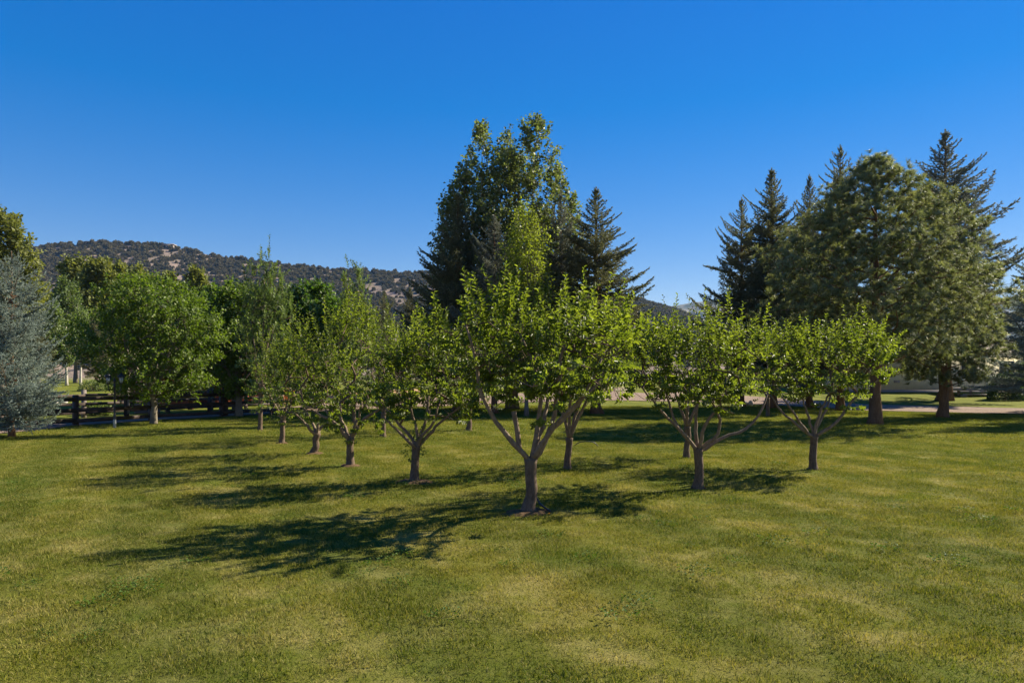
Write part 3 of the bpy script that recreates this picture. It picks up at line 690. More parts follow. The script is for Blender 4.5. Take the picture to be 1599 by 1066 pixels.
def simple_leaders(H, zb, R, r0, k, seed):
    r = np.random.RandomState(seed); out = [([A(0, 0, -.2), A(0, 0, zb * .6), A(r.normal(0, .05), 0, zb * 1.1), A(r.normal(0, .1), r.normal(0, .1), H * .6), A(r.normal(0, .1), 0, H * .85)], r0, .03)]
    for q in range(k):
        an = q * 6.283 / k + r.normal(0, .3); o = R * r.uniform(.35, .65); z0 = zb * r.uniform(.7, 1.2); z1 = zb + (H - zb) * r.uniform(.4, .8)
        out.append(([A(0, 0, z0), A(math.cos(an) * o * .45, math.sin(an) * o * .45, z0 + (z1 - z0) * .35), A(math.cos(an) * o, math.sin(an) * o, z1)], r0 * .5, .02))
    return out
def bt(name, bx, by, yt, yb, half, label, mat, nsh, nl, leaf, k=5, seed=0, peak=.4, sharp=1.0, bark='mbark', group=None, tr=None, d=None, **kw):
    B = gp(bx, by) if d is None else A((bx - CX) / F * d, d, float(ter((bx - CX) / F * d, d)))
    s_ = B[1] / F; H = CH - (yt - HY) * s_ - B[2] - kw.get('shoot', (.4, .9))[1] * .6; zb = CH - (yb - HY) * s_ - B[2]; R = half * s_ * .92
    return leafy_tree(name, tuple(B), label, blob_env(H, zb, R, peak=peak, sharp=sharp, seed=seed, hollow=kw.pop('hollow', .45)), simple_leaders(H, zb, R, tr or .02 * H, k, seed), nsh, nl, leaf, mat, bark, group, seed, **kw)
bt('maple_tree', 240, 662, 432, 615, 100, 'round bright green maple by the fence, thick pale trunk beside the lamp post', 'maple', 900, 34, .13, 6, 21, .55, group='maples along the fence', tr=.13, shoot=(.3, .6))
bt('maple_tree', 373, 650, 440, 612, 62, 'bright green maple right of the round one, grey forked trunk by the fence corner', 'maple', 700, 32, .15, 5, 22, .5, group='maples along the fence', tr=.16, shoot=(.3, .7))
bt('maple_tree', 486, 640, 441, 600, 62, 'deep green broad tree behind the two tall pear trees', 'deep', 700, 26, .24, 5, 23, .5, tr=.2, shoot=(.4, .8), group='deep green trees behind the orchard')
bt('maple_tree', 420, 632, 452, 600, 45, 'deep green tree filling the gap behind the left pear tree', 'deep', 420, 24, .26, 5, 24, .5, tr=.2, shoot=(.4, .8), group='deep green trees behind the orchard')
bt('maple_tree', 330, 634, 448, 600, 40, 'deep green tree between the two bright maples', 'deep', 420, 24, .26, 5, 25, .5, tr=.2, shoot=(.4, .8), group='deep green trees behind the orchard')

# big cottonwood in the centre clump: many upright leaders
def cotton_env(n_, r):
    s_ = 38 / F; cs = [(752, 205, 590, 40), (790, 205, 560, 40), (835, 190, 590, 42), (725, 262, 600, 36), (868, 262, 600, 32), (705, 310, 610, 26), (893, 300, 610, 18), (800, 240, 600, 50), (760, 330, 600, 46), (840, 330, 600, 44)]
    out = []
    wts = np.array([c[3] * (c[2] - c[1]) for c in cs], float); wts /= wts.sum()
    for (cx_, yt, yb, hw), w_ in zip(cs, wts):
        m_ = int(n_ * w_) + 1; t = r.uniform(0, 1, m_) ** 1.1; th = r.uniform(0, 6.283, m_); q = np.random.RandomState(cx_)
        rr_ = hw * s_ * np.clip(1 - t ** 2.4, .0, 1) ** .6 * (.55 + .45 * np.sin(np.clip(t * 3.2, 0, 1.57))) * 1.6 * r.uniform(.1, 1.05, m_) ** .8 + .05
        z0 = (638 - yb) * s_; z1 = (638 - yt) * s_ - .4
        out.append(np.stack([(cx_ - 800) * s_ + np.cos(th) * rr_, q.uniform(-.9, .9) + np.sin(th) * rr_ * 1.5, z0 + (z1 - z0) * t], 1))
    return np.vstack(out)
s_ = 38 / F; ld = [([A(0, 0, -.2), A(0, 0, 1), A(-.1, 0, 3), A(0, .1, 8), A(.2, 0, 12.6)], .32, .04)]
for cx_, yt in ((752, 210), (790, 215), (835, 195), (725, 270), (868, 270), (705, 320), (893, 310)):
    x = (cx_ - 800) * s_; h = (638 - yt) * s_; ld.append(([A(0, 0, .8), A(x * .45, 0, h * .25), A(x * .85, .1, h * .6), A(x, 0, h * .93)], .14, .02))
B = A(0, 38, float(ter(0, 38)))
leafy_tree('cottonwood_tree', tuple(B), 'tallest tree, loose cottonwood with several upright tops in the centre clump', cotton_env, ld, 3100, 24, .20, 'cotton', 'mbark', None, 31, .3, (.3, .8), .72, asp=.85)
bt('poplar_tree', 822, 640, 318, 560, 42, 'pale yellow-green narrow poplar in the middle of the centre clump', 'aspen', 480, 30, .12, 4, 32, .35, 1.3, tr=.09, d=31.5, shoot=(.4, 1.0), upright=.9)

# left background
for i, (bx, d, yt, yb, hw, lb) in enumerate(((118, 95, 402, 560, 27, 'olive cottonwood with two rounded tops, leftmost of the far row'), (152, 92, 400, 560, 24, 'olive cottonwood, tallest of the far row below the ridge'), (183, 96, 412, 560, 22, 'narrow olive cottonwood, third from the left in the far row'), (213, 90, 418, 560, 24, 'olive cottonwood just left of the round maple top'), (258, 93, 428, 560, 27, 'olive cottonwood showing behind the round maple'), (308, 95, 420, 560, 17, 'olive cottonwood spire between the two bright maples'), (60, 100, 440, 575, 20, 'small olive cottonwood right behind the blue spruce'))):
    bt('cottonwood_tree', bx, 0, yt, yb, hw, lb, 'olive', 330, 26, .6, 4, 41 + i, .6, .8, d=d, tr=.25, shoot=(.8, 1.8), upright=.8, step=1.2, group='far row of olive cottonwoods')
bt('cottonwood_tree', 2, 0, 330, 560, 46, 'dark olive cottonwood at the left edge above the blue spruce', 'olive', 800, 26, .34, 5, 48, .6, .8, d=52, tr=.3, shoot=(.5, 1.1), upright=.6, step=.8)
bt('aspen_tree', 104, 600, 432, 575, 20, 'slender pale aspen with white trunk right of the blue spruce', 'pear', 330, 24, .26, 3, 49, .5, 1.2, 'birch', d=70, tr=.13, shoot=(.5, 1.2), upright=.8, group='aspens beyond the paddock')
bt('aspen_tree', 84, 603, 470, 570, 13, 'thin aspen with white trunk next to the blue spruce', 'pear', 180, 22, .28, 3, 50, .5, 1.2, 'birch', d=66, tr=.1, shoot=(.5, 1.0), upright=.8, group='aspens beyond the paddock')
bt('aspen_tree', 126, 598, 480, 565, 14, 'aspen with forked white trunk on the lit paddock grass', 'pear', 180, 22, .28, 3, 51, .5, 1.2, 'birch', d=76, tr=.13, shoot=(.5, 1.0), upright=.8, group='aspens beyond the paddock')

# ------------------------------------------------------------------ conifers
def needle_geo(P0, P1, rr_, r, nn, nl, nw, core=True, tone0=0, fwd=.9):
    """needle-clad twigs: a slim core and many needles pointing forward and out"""
    n_ = len(P0); d = unit(P1 - P0); ref = np.where(np.abs(d[:, 2:]) < .8, A(0, 0, 1), A(1, 0, 0)); u = unit(np.cross(d, ref)); v = np.cross(d, u)
    t = r.uniform(.02, 1.0, (n_, nn)); ph = r.uniform(0, 6.283, (n_, nn))
    rd = np.cos(ph)[..., None] * u[:, None] + np.sin(ph)[..., None] * v[:, None]
    b = P0[:, None] + (P1 - P0)[:, None] * t[..., None]
    nd = unit(d[:, None] * fwd + rd); S = unit(np.cross(nd, rd + r.normal(0, .3, rd.shape))) * nw / 2
    Ln = nl * r.uniform(.7, 1.15, (n_, nn))[..., None]
    V = np.stack([b - S, b + S, b + nd * Ln], 2).reshape(-1, 3)
    T = np.arange(len(V)).reshape(-1, 3)
    tn = np.repeat(np.clip(np.repeat(r.uniform(0, 1, n_) * .6, nn) + t.ravel() * .3 + r.uniform(0, .2, n_ * nn) + tone0, 0, 1), 3)
    return V, T, tn
def spruce_mesh(H, R, z0, seed, rise=.85, nn=13, nl=.05, nw=.014, den=1.0, lean=None, ragged=.2, power=.85, droop=-.28):
    r = np.random.RandomState(seed); nb_ = int(H / .042 * den)
    mb = MB(); S0 = []; S1 = []
    t = np.linspace(0, 1, nb_) ** 1.08; z = z0 + (H - .25 - z0) * t
    for i in range(nb_):
        az = i * 2.399 + r.normal(0, .55); L = (R * (1 - t[i]) ** power * r.uniform(1 - ragged * 1.6, 1 + ragged) + .10) * (.5 + .5 * min(1, (1 - t[i]) * 4.5)) * (1 if z[i] > z0 + .12 * H else r.uniform(.7, 1))
        a = droop + rise * t[i] + r.normal(0, .15); b = .36 * r.uniform(.3, 1.5)
        s = np.linspace(0, 1, 6); h = A(math.cos(az), math.sin(az), 0); pr = A(-h[1], h[0], 0)
        P = A(0, 0, z[i]) + h * (L * s)[:, None] + A(0, 0, 1) * (L * (a * s + b * s ** 2.2))[:, None] + pr * (L * .06 * r.normal() * s ** 2)[:, None]
        rb = .004 + .011 * L
        mb.prisms(P[:-1], P[1:], rb * (1 - s[:-1] * .8), rb * (1 - s[1:] * .8), 4)
        m_ = max(4, int(L / .075)); ss = np.linspace(.14, 1, m_); q = np.stack([np.interp(ss, s, P[:, c]) for c in range(3)], 1)
        side = np.where(np.arange(m_) % 2, 1, -1) * r.uniform(.6, 1.1, m_); fw = unit(np.gradient(q, axis=0))
        tl = (np.clip(.42 * L * (1 - ss) ** .8 * np.minimum(1, ss * 3), .0, .75) + .12) * (1 - .4 * t[i])
        D = unit(fw * .75 + pr[None] * side[:, None] + A(0, 0, 1) * r.normal(.0, .16, m_)[:, None] + A(0, 0, -.18) * (1 - t[i]))
        e = q + D * tl[:, None]; e[:, 2] += .10 * tl
        S0.append(q); S1.append(e)
        S0.append(q[:-1]); S1.append(q[1:])
        for f_, sg in ((.35, 1), (.55, -1), (.75, 1)):
            big = tl > .22; b0 = q[big] + (e[big] - q[big]) * f_; d2 = unit(D[big] + sg * .8 * fw[big] * side[big][:, None] + r.normal(0, .25, (big.sum(), 3)) + A(0, 0, -.1)); S0.append(b0); S1.append(b0 + d2 * (tl[big] * .42)[:, None])
        big = (tl > .3); b0 = q[big] + (e[big] - q[big]) * .5
        S0.append(b0); S1.append(b0 + unit(r.normal(0, .5, (big.sum(), 3)) + A(0, 0, -.8 if t[i] < .5 else .5)) * .16)
        S0.append(P[-1:]); S1.append(P[-1:] + unit(fw[-1:] + A(0, 0, .5)) * .13)
    k_ = 14; zt = np.linspace(H - .9, H, k_); q = np.stack([0 * zt, 0 * zt, zt], 1); S0.append(q[:-1]); S1.append(q[1:])
    S0 = np.vstack(S0); S1 = np.vstack(S1)
    V, T, tn = needle_geo(S0, S1, None, r, nn, nl, nw)
    mt = MB(); zz = np.linspace(-.15, H, 22); mt.tube(np.stack([.01 * r.normal(size=22), .01 * r.normal(size=22), zz], 1), np.maximum(.018 * H * (1 - zz / H) ** .9 * (1 + .5 * np.exp(-np.clip(zz, 0, 99) / .12)), .012), 10, True, .05, r)
    return mt, mb, (V, T, tn), len(T)
NT = [0]
protos = {}
def spruce_proto(key, *a, **k):
    mt, mb, (V, T, tn), n_ = spruce_mesh(*a, **k); NT[0] += n_
    protos[key] = (mt.build('trunk', M['pbark'], link=False, smooth=True), mb.build('branches', M['pbark'], link=False), V, T, tn, a[0], a[1])
def spruce(key, mat, x, y, H, R, label, group, rz=0, name='spruce_tree'):
    a = protos[key]; t = thing(name, (x, y, float(ter(x, y))), label, 'tree', group, rz)
    sc_ = (R / a[6], R / a[6], H / a[5])
    for o in a[:2]:
        c = o.copy(); C.objects.link(c); c.parent = t; c.scale = sc_
    ck = (key, 'crown')
    if ck not in protos: protos[ck] = mk('crown', a[2], [a[3]], M[mat], tone=a[4], link=False)
    c = protos[ck].copy(); c.material_slots[0].link = 'OBJECT'; c.material_slots[0].material = M[mat]; C.objects.link(c); c.parent = t; c.scale = sc_
    return t
spruce_proto('a', 13.5, 3.0, 2.5, 71, nn=18, nw=.029, nl=.07, den=.85, ragged=.36, power=.85)
spruce_proto('b', 12.0, 2.9, 1.9, 72, nn=18, nw=.029, nl=.07, den=.72, ragged=.5, power=.7)
spruce_proto('near', 5.4, 1.9, .3, 73, rise=.35, nn=26, nl=.042, nw=.014, den=1.5, ragged=.16, power=.45, droop=-.10)
def sp(key, mat, px, d, yt, hw, lb, gr, rz=0):
    x = (px - CX) / F * d; H = CH - (yt - HY) * d / F - float(ter(x, d)); spruce(key, mat, x, d, H, hw * d / F, lb, gr, rz)
G1 = 'spruces in the centre clump'; G2 = 'spruces on the right beyond the pines'
sp('a', 'spruce', 715, 35.5, 300, 92, 'dark spruce at the left side of the centre clump', G1, .5)
sp('b', 'greyblue', 772, 33.0, 335, 74, 'blue-grey spruce left of the pale poplar in the centre clump', G1, 1.7)
sp('b', 'greyblue', 876, 35.0, 300, 74, 'narrow spruce between the pale poplar and the right-hand spruce', G1, 3.0)
sp('a', 'spruce', 931, 33.5, 292, 108, 'spruce with a pointed top at the right side of the centre clump', G1, 4.2)
sp('a', 'spruce', 1205, 38.5, 262, 100, 'taller spruce of the pair left of the big pine', G2, 2.2)
sp('b', 'spruce', 1158, 40.5, 308, 72, 'shorter spruce at the left end of the right-hand trees', G2, .9)
sp('b', 'spruce', 1312, 36.0, 226, 84, 'spruce whose ragged top shows just left of the pine top', G2, 5.2)
sp('a', 'spruce', 1264, 39.5, 272, 66, 'thin spruce top between the left pair and the big pine', G2, 3.6)
sp('a', 'greyblue', 1476, 47.0, 202, 126, 'tallest spruce, right of the big pine, spreading to the frame edge', G2, 1.2)
sp('b', 'blue', 1640, 33.0, 372, 100, 'grey-blue spruce cut by the right edge of the picture', G2, 2.9)
sp('a', 'greyblue', 1830, 29.0, 180, 110, 'spruce just outside the right edge of the picture, beyond the lawn', G2, .2)
# blue spruce at the left edge
P_ = gp(18, 683)
spruce('near', 'blue', P_[0], P_[1], CH - (392 - HY) * P_[1] / F - P_[2], 82 * P_[1] / F, 'silvery blue spruce at the left edge of the lawn', None, .4)
sp('b', 'spruce', 150, 68, 478, 30, 'dark spruce with bare lower trunk beyond the paddock', 'dark spruces beyond the fences', .4)
sp('b', 'spruce', 60, 60, 500, 30, 'dark spruce in the gap right of the blue spruce', 'dark spruces beyond the fences', 2.4)
sp('a', 'spruce', 640, 52, 448, 34, 'dark spruce left of the centre clump, against the hill', 'dark spruces beyond the fences', 2.0)
sp('b', 'spruce', 600, 48, 452, 30, 'small dark spruce behind the slender pear spire', 'dark spruces beyond the fences', 1.0)
sp('b', 'spruce', 298, 38, 515, 44, 'shaded spruce with drooping limbs behind the fence and maples', 'dark spruces beyond the fences', 4.0)

def pine(base, H, z0, R, nanch, label, seed, tr, lean=0):
    r = np.random.RandomState(seed); t = thing('pine_tree', tuple(base), label, 'tree', 'ponderosa pines on the lawn edge')
    mt = MB(); zz = np.linspace(-.15, H * .97, 24)
    mt.tube(np.stack([lean * (zz / H) ** 2 + .02 * r.normal(size=24), .02 * r.normal(size=24), zz], 1), np.maximum(tr * (1 - .97 * np.clip(zz / H, 0, 1) ** .7) * (1 + .35 * np.exp(-np.clip(zz, 0, 99) / .15)), .02), 12, True, .05, r); mt.build('trunk', M['pbark'], t, True)
    seeds = [A(lean * (z / H) ** 2, 0, z) for z in np.linspace(z0 * .75, H * .95, 26)]
    mb = MB()
    for i in range(36):
        tt = (i + .5) / 36; z = z0 * .8 + (H * .92 - z0 * .8) * tt; az = i * 2.399 + r.normal(0, .2)
        prof = np.sin(np.clip(.18 + tt * .98, 0, 1) * math.pi) ** .6 if tt < .35 else (1 - ((tt - .35) / .68) ** 1.7)
        L = R * max(prof, .1) * r.uniform(.5, .78); h = A(math.cos(az), math.sin(az), 0)
        P = smooth_line([A(0, 0, z), A(0, 0, z) + h * L * .5 + A(0, 0, L * .18), A(0, 0, z) + h * L + A(0, 0, L * .42)], 8); mb.tube(P, np.linspace(.02 + .012 * L, .012, 8), 6); seeds += list(P[2:])
    tt = r.uniform(0, 1, nanch * 3); th = r.uniform(0, 6.283, nanch * 3)
    prof = np.where(tt < .35, .72 + .28 * np.sin(tt / .35 * math.pi / 2), np.clip(1 - ((tt - .35) / .66) ** 1.8, .03, 1))
    cl = 1 + .13 * np.sin(th * 4 + tt * 17 + seed) + .1 * np.sin(th * 7 - tt * 23) + .06 * np.sin(th * 2 + 3)
    rho = r.uniform(.12, 1, nanch * 3) ** .6
    An = np.stack([np.cos(th) * R * prof * cl * rho + lean * tt ** 2, np.sin(th) * R * prof * cl * rho, z0 + (H - .25 - z0) * tt], 1)
    wg = prof * rho + .04; An = An[r.choice(len(An), nanch, False, wg / wg.sum())]
    N, par, ids = grow(seeds, An, r, .45, .9, .06); twig_mesh(mb, N, par, len(seeds), .005, .42, 4)
    P = N[ids]; out = unit((P - A(0, 0, H * .35)) * A(1, 1, .6)); D = unit(out * .6 + A(0, 0, .75) + r.normal(0, .25, P.shape))
    k = len(P); mb.prisms(P, P + D * .22, .01, .006, 3); mb.build('branches', M['pbark'], t)
    P3 = np.concatenate([P, P + r.normal(0, .13, P.shape), P + r.normal(0, .13, P.shape)]); D3 = unit(np.concatenate([D] * 3) + r.normal(0, .35, (3 * k, 3)))
    V, T, tn = needle_geo(P3, P3 + D3 * .12, None, r, 42, .20, .019, fwd=.4)
    mk('crown', V, [T], M['pine'], t, tone=tn); NT[0] += len(T)
    return t
P_ = gp(1367, 664); H = CH - (236 - HY) * P_[1] / F - P_[2]
pine(P_, H, 2.55, 3.8, 1900, 'big bushy pine, widest crown on the right, dark trunk on the lawn', 81, .25)
P_ = gp(1473, 652); H = CH - (385 - HY) * P_[1] / F - P_[2]
pine(P_, H, 1.55, 2.15, 780, 'lower rounded pine on the right with a straight dark trunk in front of the gravel', 82, .23)

# ------------------------------------------------------------------ shrubs
def shrub(base, Rx, Ry, Hh, label, seed, nlv, leaf, mat='shrub', name='shrub', group=None, cat='shrub'):
    r = np.random.RandomState(seed); t = thing(name, tuple(base), label, cat, group)
    lob = unit(r.normal(0, 1, (9, 3))); d = unit(r.normal(0, 1, (nlv, 3))); d[:, 2] = np.abs(d[:, 2]); bul = .8 + .28 * np.max(d @ lob.T, 1) ** 3
    P = d * A(Rx, Ry, Hh) * bul[:, None] * (r.uniform(.5, 1, (nlv, 1)) ** .4); P[:, 2] = np.maximum(P[:, 2], .03)
    mb = MB(); ii = r.choice(nlv, 40); mb.prisms(np.zeros((40, 3)) + r.normal(0, .08, (40, 3)) * A(1, 1, 0) - A(0, 0, .05), P[ii] * .92, .012, .003, 4); mb.build('stems', M['twig'], t)
    V_, F_, kk = leaf_geo(P, unit(d + r.normal(0, .6, P.shape)), unit(d + A(0, 0, .6) + r.normal(0, .6, P.shape)), leaf * r.uniform(.7, 1.2, nlv), leaf * .55, False)
    mk('foliage', V_, [F_], M[mat], t, tone=np.repeat(r.uniform(0, 1, nlv), kk)); return t
G4 = 'shrubs round the beige house'
shrub(gp(1571, 624), 1.35, 1.0, 1.75, 'dark rounded hedge shrub at the right end of the deck', 91, 6000, .12, group=G4)
shrub(gp(1603, 621), .8, .8, 2.6, 'taller bright green shrub at the right edge beside the dark hedge', 92, 3500, .14, 'maple', group=G4)
shrub(gp(1328, 607), 1.3, 1.0, 1.3, 'low dark shrub at the left corner of the beige house', 93, 2500, .14, group=G4)
shrub(gp(1268, 606), 1.2, 1.0, 1.1, 'low dark shrub seen between the trunks left of the beige house', 94, 2500, .14, group=G4)
G5 = 'meadow plants beside the far fence'
for q, (px, py, lb) in enumerate(((150, 610, 'pale weedy bush behind the fence, left of the lamp'), (168, 609, 'pale weedy bush right behind the lamp post'), (205, 640, 'green weedy bush at the foot of the far fence near the timber wall'), (150, 648, 'low flowering weeds along the far fence'))):
    shrub(gp(px, py), 1.3 if py < 620 else .8, .8, .95 if py < 620 else .55, lb, 95 + q, 1400, .13, 'weed', 'weed_bush', G5, 'plant')

# ------------------------------------------------------------------ fences
def fence(name, posts, H, zs, label, mat_post, rail_h=.14, pw=.14, extra=()):
    t = thing(name, tuple(posts[0]), label, 'fence', 'black ranch fences along the driveway'); o0 = np.array(posts[0], float)
    for i, p in enumerate(posts):
        q = np.array(p, float) - o0; dx = np.array(posts[min(i + 1, len(posts) - 1)], float) - np.array(posts[max(i - 1, 0)], float); ang = math.atan2(dx[1], dx[0])
        mb = MB(); mb.box((q[0] - pw / 2, q[1] - pw / 2, q[2] - .3), (q[0] + pw / 2, q[1] + pw / 2, q[2] + H), ang, q)
        mb.box((q[0] - pw * .4, q[1] - pw * .4, q[2] + H), (q[0] + pw * .4, q[1] + pw * .4, q[2] + H + .02), ang, q); mb.build('post', mat_post, t)
        if i < len(posts) - 1:
            q2 = np.array(posts[i + 1], float) - o0; d = unit(q2 - q); nrm = unit(np.cross(d, A(0, 0, 1)))
            for z in zs:
                jj = (np.random.RandomState(i * 7 + int(z * 100)).normal(0, .012, 2))
                a = q + d * .005 + nrm * (pw / 2 + .022) + A(0, 0, z + jj[0]); b_ = q2 - d * .005 + nrm * (pw / 2 + .022) + A(0, 0, z + jj[1])
                MB().beam(a, b_, .04, rail_h).build('rail', M['black'], t)
    return t
def gz(x, y): return A(x, y, float(ter(x, y)))
ps = [gp(-20, 674), gp(118, 664), gp(236, 656.5), gp(346, 650), gp(425, 645.5), gp(500, 641.5), gp(565, 638)]
ps[0] = gz(ps[1][0] - 1.6, ps[1][1] - 2.7)
ps = [gz(ps[0][0] - 1.8, ps[0][1] - 2.4)] + ps
fence('ranch_fence', ps, 1.12, (.18, .58, .98), 'near black three-rail ranch fence between lawn edge and driveway', M['black'], .15, .16)
pf = [gp(-90, 663), gp(20, 658), gp(131, 652), gp(198, 648), gp(262, 644), gp(330, 640.5), gp(365, 639), gp(384, 638), gp(440, 635)]
fence('ranch_fence', pf, 1.22, (.22, .60, .98), 'far black ranch fence with a grey post on the paddock side of the driveway', M['greywood'], .12, .15)
# gate post pair at the corner
for q, (px, lb) in enumerate(((327.5, 'left of the two tall black gate posts behind the fence corner'), (352, 'right-hand black gate post beside the fence corner'))):
    c = gp(px, 649.5 if q else 642); h = 1.32
    t = thing('gate_post', tuple(c), lb, 'post', 'black gate posts')
    MB().box((-.09, -.09, -.3), (.09, .09, h)).build('shaft', M['black'], t); MB().add([[-.11, -.11, h], [.11, -.11, h], [.11, .11, h], [-.11, .11, h], [0, 0, h + .09]], [[3, 2, 1, 0]], [[0, 1, 4], [1, 2, 4], [2, 3, 4], [3, 0, 4]]).build('cap', M['black'], t)
# tall capped post
c = gp(197.5, 649.5); t = thing('gate_post', tuple(c), 'tall capped dark post with a pale face right of the lamp post', 'post', 'black gate posts'); h = 2.02
MB().box((-.08, -.08, -.3), (.08, .08, h)).build('shaft', M['black'], t); MB().box((.082, -.07, .1), (.10, .07, h - .08)).build('side_board', M['deck'], t)
MB().lathe([(.0, h - .01), (.11, h), (.11, h + .04), (.06, h + .08), (.05, h + .13), (.0, h + .2)]).build('cap', M['iron'], t)
# timber wall
a = gp(203, 646.5); b_ = gp(236, 645); t = thing('timber_wall', tuple(a), 'low weathered timber wall of stacked boards behind the far fence', 'wall'); L = float(np.linalg.norm((b_ - a)[:2])) + .25
rt = np.random.RandomState(4)
for k in range(5):
    MB().box((0, .35 + rt.uniform(0, .02), .015 + k * .19), (L, .5 + rt.uniform(0, .02), .195 + k * .19)).build('board', M['greywood'], t)
MB().box((-.03, .31, .972), (L + .03, .55, 1.0)).build('cap_board', M['deck'], t)

# ------------------------------------------------------------------ lamp post
c = gp(179, 668.5); hh_ = (668.5 - 594) * c[1] / F
t = thing('lamp_post', tuple(c), 'slim black lamp post with twin lanterns on the lawn before the fence', 'lamp post')
MB().lathe([(.0, -.1), (.05, -.1), (.05, .30), (.045, .32), (.04, .35)], k=14).build('base_sleeve', M['white'], t, True)
MB().lathe([(.045, .3), (.042, .5), (.032, .55), (.03, hh_ - .25), (.045, hh_ - .22), (.045, hh_ - .18), (.03, hh_ - .15), (.03, hh_ - .05), (.055, hh_ - .02), (.045, hh_ + .02), (.02, hh_ + .06), (.0, hh_ + .12)], k=14).build('pole', M['iron'], t, True)
for sx in (-1, 1):
    lx = .235 * sx; lz = hh_ - .10
    MB().tube(smooth_line([A(0, 0, hh_ - .42), A(lx * .45, 0, hh_ - .43), A(lx * .9, 0, hh_ - .32), A(lx, 0, lz - .06)], 12), .011, 7).build('arm', M['iron'], t, True)
    ln = MB().lathe([(.0, lz - .07), (.022, lz - .06), (.022, lz - .02), (.055, lz + .0), (.062, lz + .02), (.0, lz + .022)], k=12).build('lantern', M['iron'], t, True)
    MB().lathe([(.0, lz + .024), (.052, lz + .025), (.088, lz + .21), (.0, lz + .212)], k=6).build('glass', M['glass'], ln)
    cg = MB()
    for q in range(6):
        an = q * math.pi / 3; u_ = A(math.cos(an), math.sin(an), 0); cg.tube([A(lx, 0, 0) * 0 + u_ * .055 + A(0, 0, lz + .02), u_ * .091 + A(0, 0, lz + .215)], .006, 5)
    cg.build('cage', M['iron'], ln)
    MB().lathe([(.0, lz + .213), (.12, lz + .215), (.11, lz + .24), (.085, lz + .30), (.04, lz + .345), (.015, lz + .36), (.012, lz + .39), (.0, lz + .40)], k=12).build('cap', M['iron'], ln, True)
    for o in [ln] + list(ln.children): pass
    ln.location = (lx, 0, 0)

# ------------------------------------------------------------------ red barn
def gabled(t, x0, x1, y0, y1, zw, zr, mw, mroof, over=.4, board=None):
    MB().box((x0, y0, -.4), (x1, y1, zw)).add([[x0, y0, zw], [x1, y0, zw], [x1, y1, zw], [x0, y1, zw], [x0, (y0 + y1) / 2, zr - .06], [x1, (y0 + y1) / 2, zr - .06]], [[0, 1, 5, 4], [2, 3, 4, 5]], [[0, 4, 3], [1, 2, 5]]).build('wall', mw, t)
    ym = (y0 + y1) / 2; ro = MB()
    for sy, ye in ((-1, y0 - over), (1, y1 + over)):
        zl = zw - (zr - zw) / (ym - y0) * over
        v = [[x0 - over, ye, zl], [x1 + over, ye, zl], [x1 + over, ym, zr], [x0 - over, ym, zr]]; v += [[p[0], p[1], p[2] + .12] for p in v]
        ro.add(v, [[0, 1, 2, 3], [7, 6, 5, 4], [0, 4, 5, 1], [1, 5, 6, 2], [2, 6, 7, 3], [3, 7, 4, 0]])
    ro.build('roof', mroof, t)
c = gz((345 - CX) / F * 43, 43); t = thing('red_barn', tuple(c), 'low rust-red board barn half hidden behind the maples and fences', 'barn', rz=rad(48))
x0, x1 = (228 - 325) / F * 44, (450 - 325) / F * 44
gabled(t, x0, x1, 0, 6, 1.9, 3.1, M['red'], M['redroof'])
nbd = 36; bw = (x1 - x0) / nbd; me_ = None
for k in range(nbd):
    if me_ is None: ob = MB().box((0, -.03, 0), (bw * .93, -.002, 1.88)).build('board', M['red'], t); me_ = ob
    else: ob = me_.copy(); C.objects.link(ob); ob.parent = t
    ob.location = (x0 + k * bw, -.0015 * (k % 3), 0)
for wx in (-2.4, .2, 3.2):
    wn = MB().box((wx, -.08, .85), (wx + .9, -.036, 1.55)).build('window', M['trim'], t); MB().box((wx + .07, -.09, .92), (wx + .83, -.082, 1.48)).build('pane', M['pane'], wn)
dr_ = MB().box((-1.2, -.075, 0), (-.2, -.036, 1.8)).build('door', M['redroof'], t)

# ------------------------------------------------------------------ beige house and deck
d = 54.0; c = gz((1415 - CX) / F * d, d); k_ = d / F
t = thing('beige_house', tuple(c), 'single-storey beige stucco house behind the pines on the right', 'house')
X_ = lambda px: (px - 1415) * k_
MB().box((X_(1300), -.06, -.6), (X_(1610), 0.02, .16)).build('plinth', M['plinth'], t)
gabled(t, X_(1302), X_(1608), 0.03, 8, 2.9, 4.6, M['beige'], M['roof'], .5)
vt = MB().box((X_(1396), -.0, .72), (X_(1405), .026, .92)).build('vent', M['plinth'], t)
for k in range(4): MB().box((X_(1396.5), -.02, .74 + k * .045), (X_(1404.5), -.003, .765 + k * .045)).build('slat', M['deck'], vt)
for px in (1340, 1440, 1500, 1560):
    wn = MB().box((X_(px), -.05, 1.35), (X_(px) + 1.2, .026, 2.45)).build('window', M['trim'], t)
    for a_, b2 in ((.06, .57), (.63, 1.14)): MB().box((X_(px) + a_, -.06, 1.42), (X_(px) + b2, -.052, 2.38)).build('pane', M['pane'], wn)
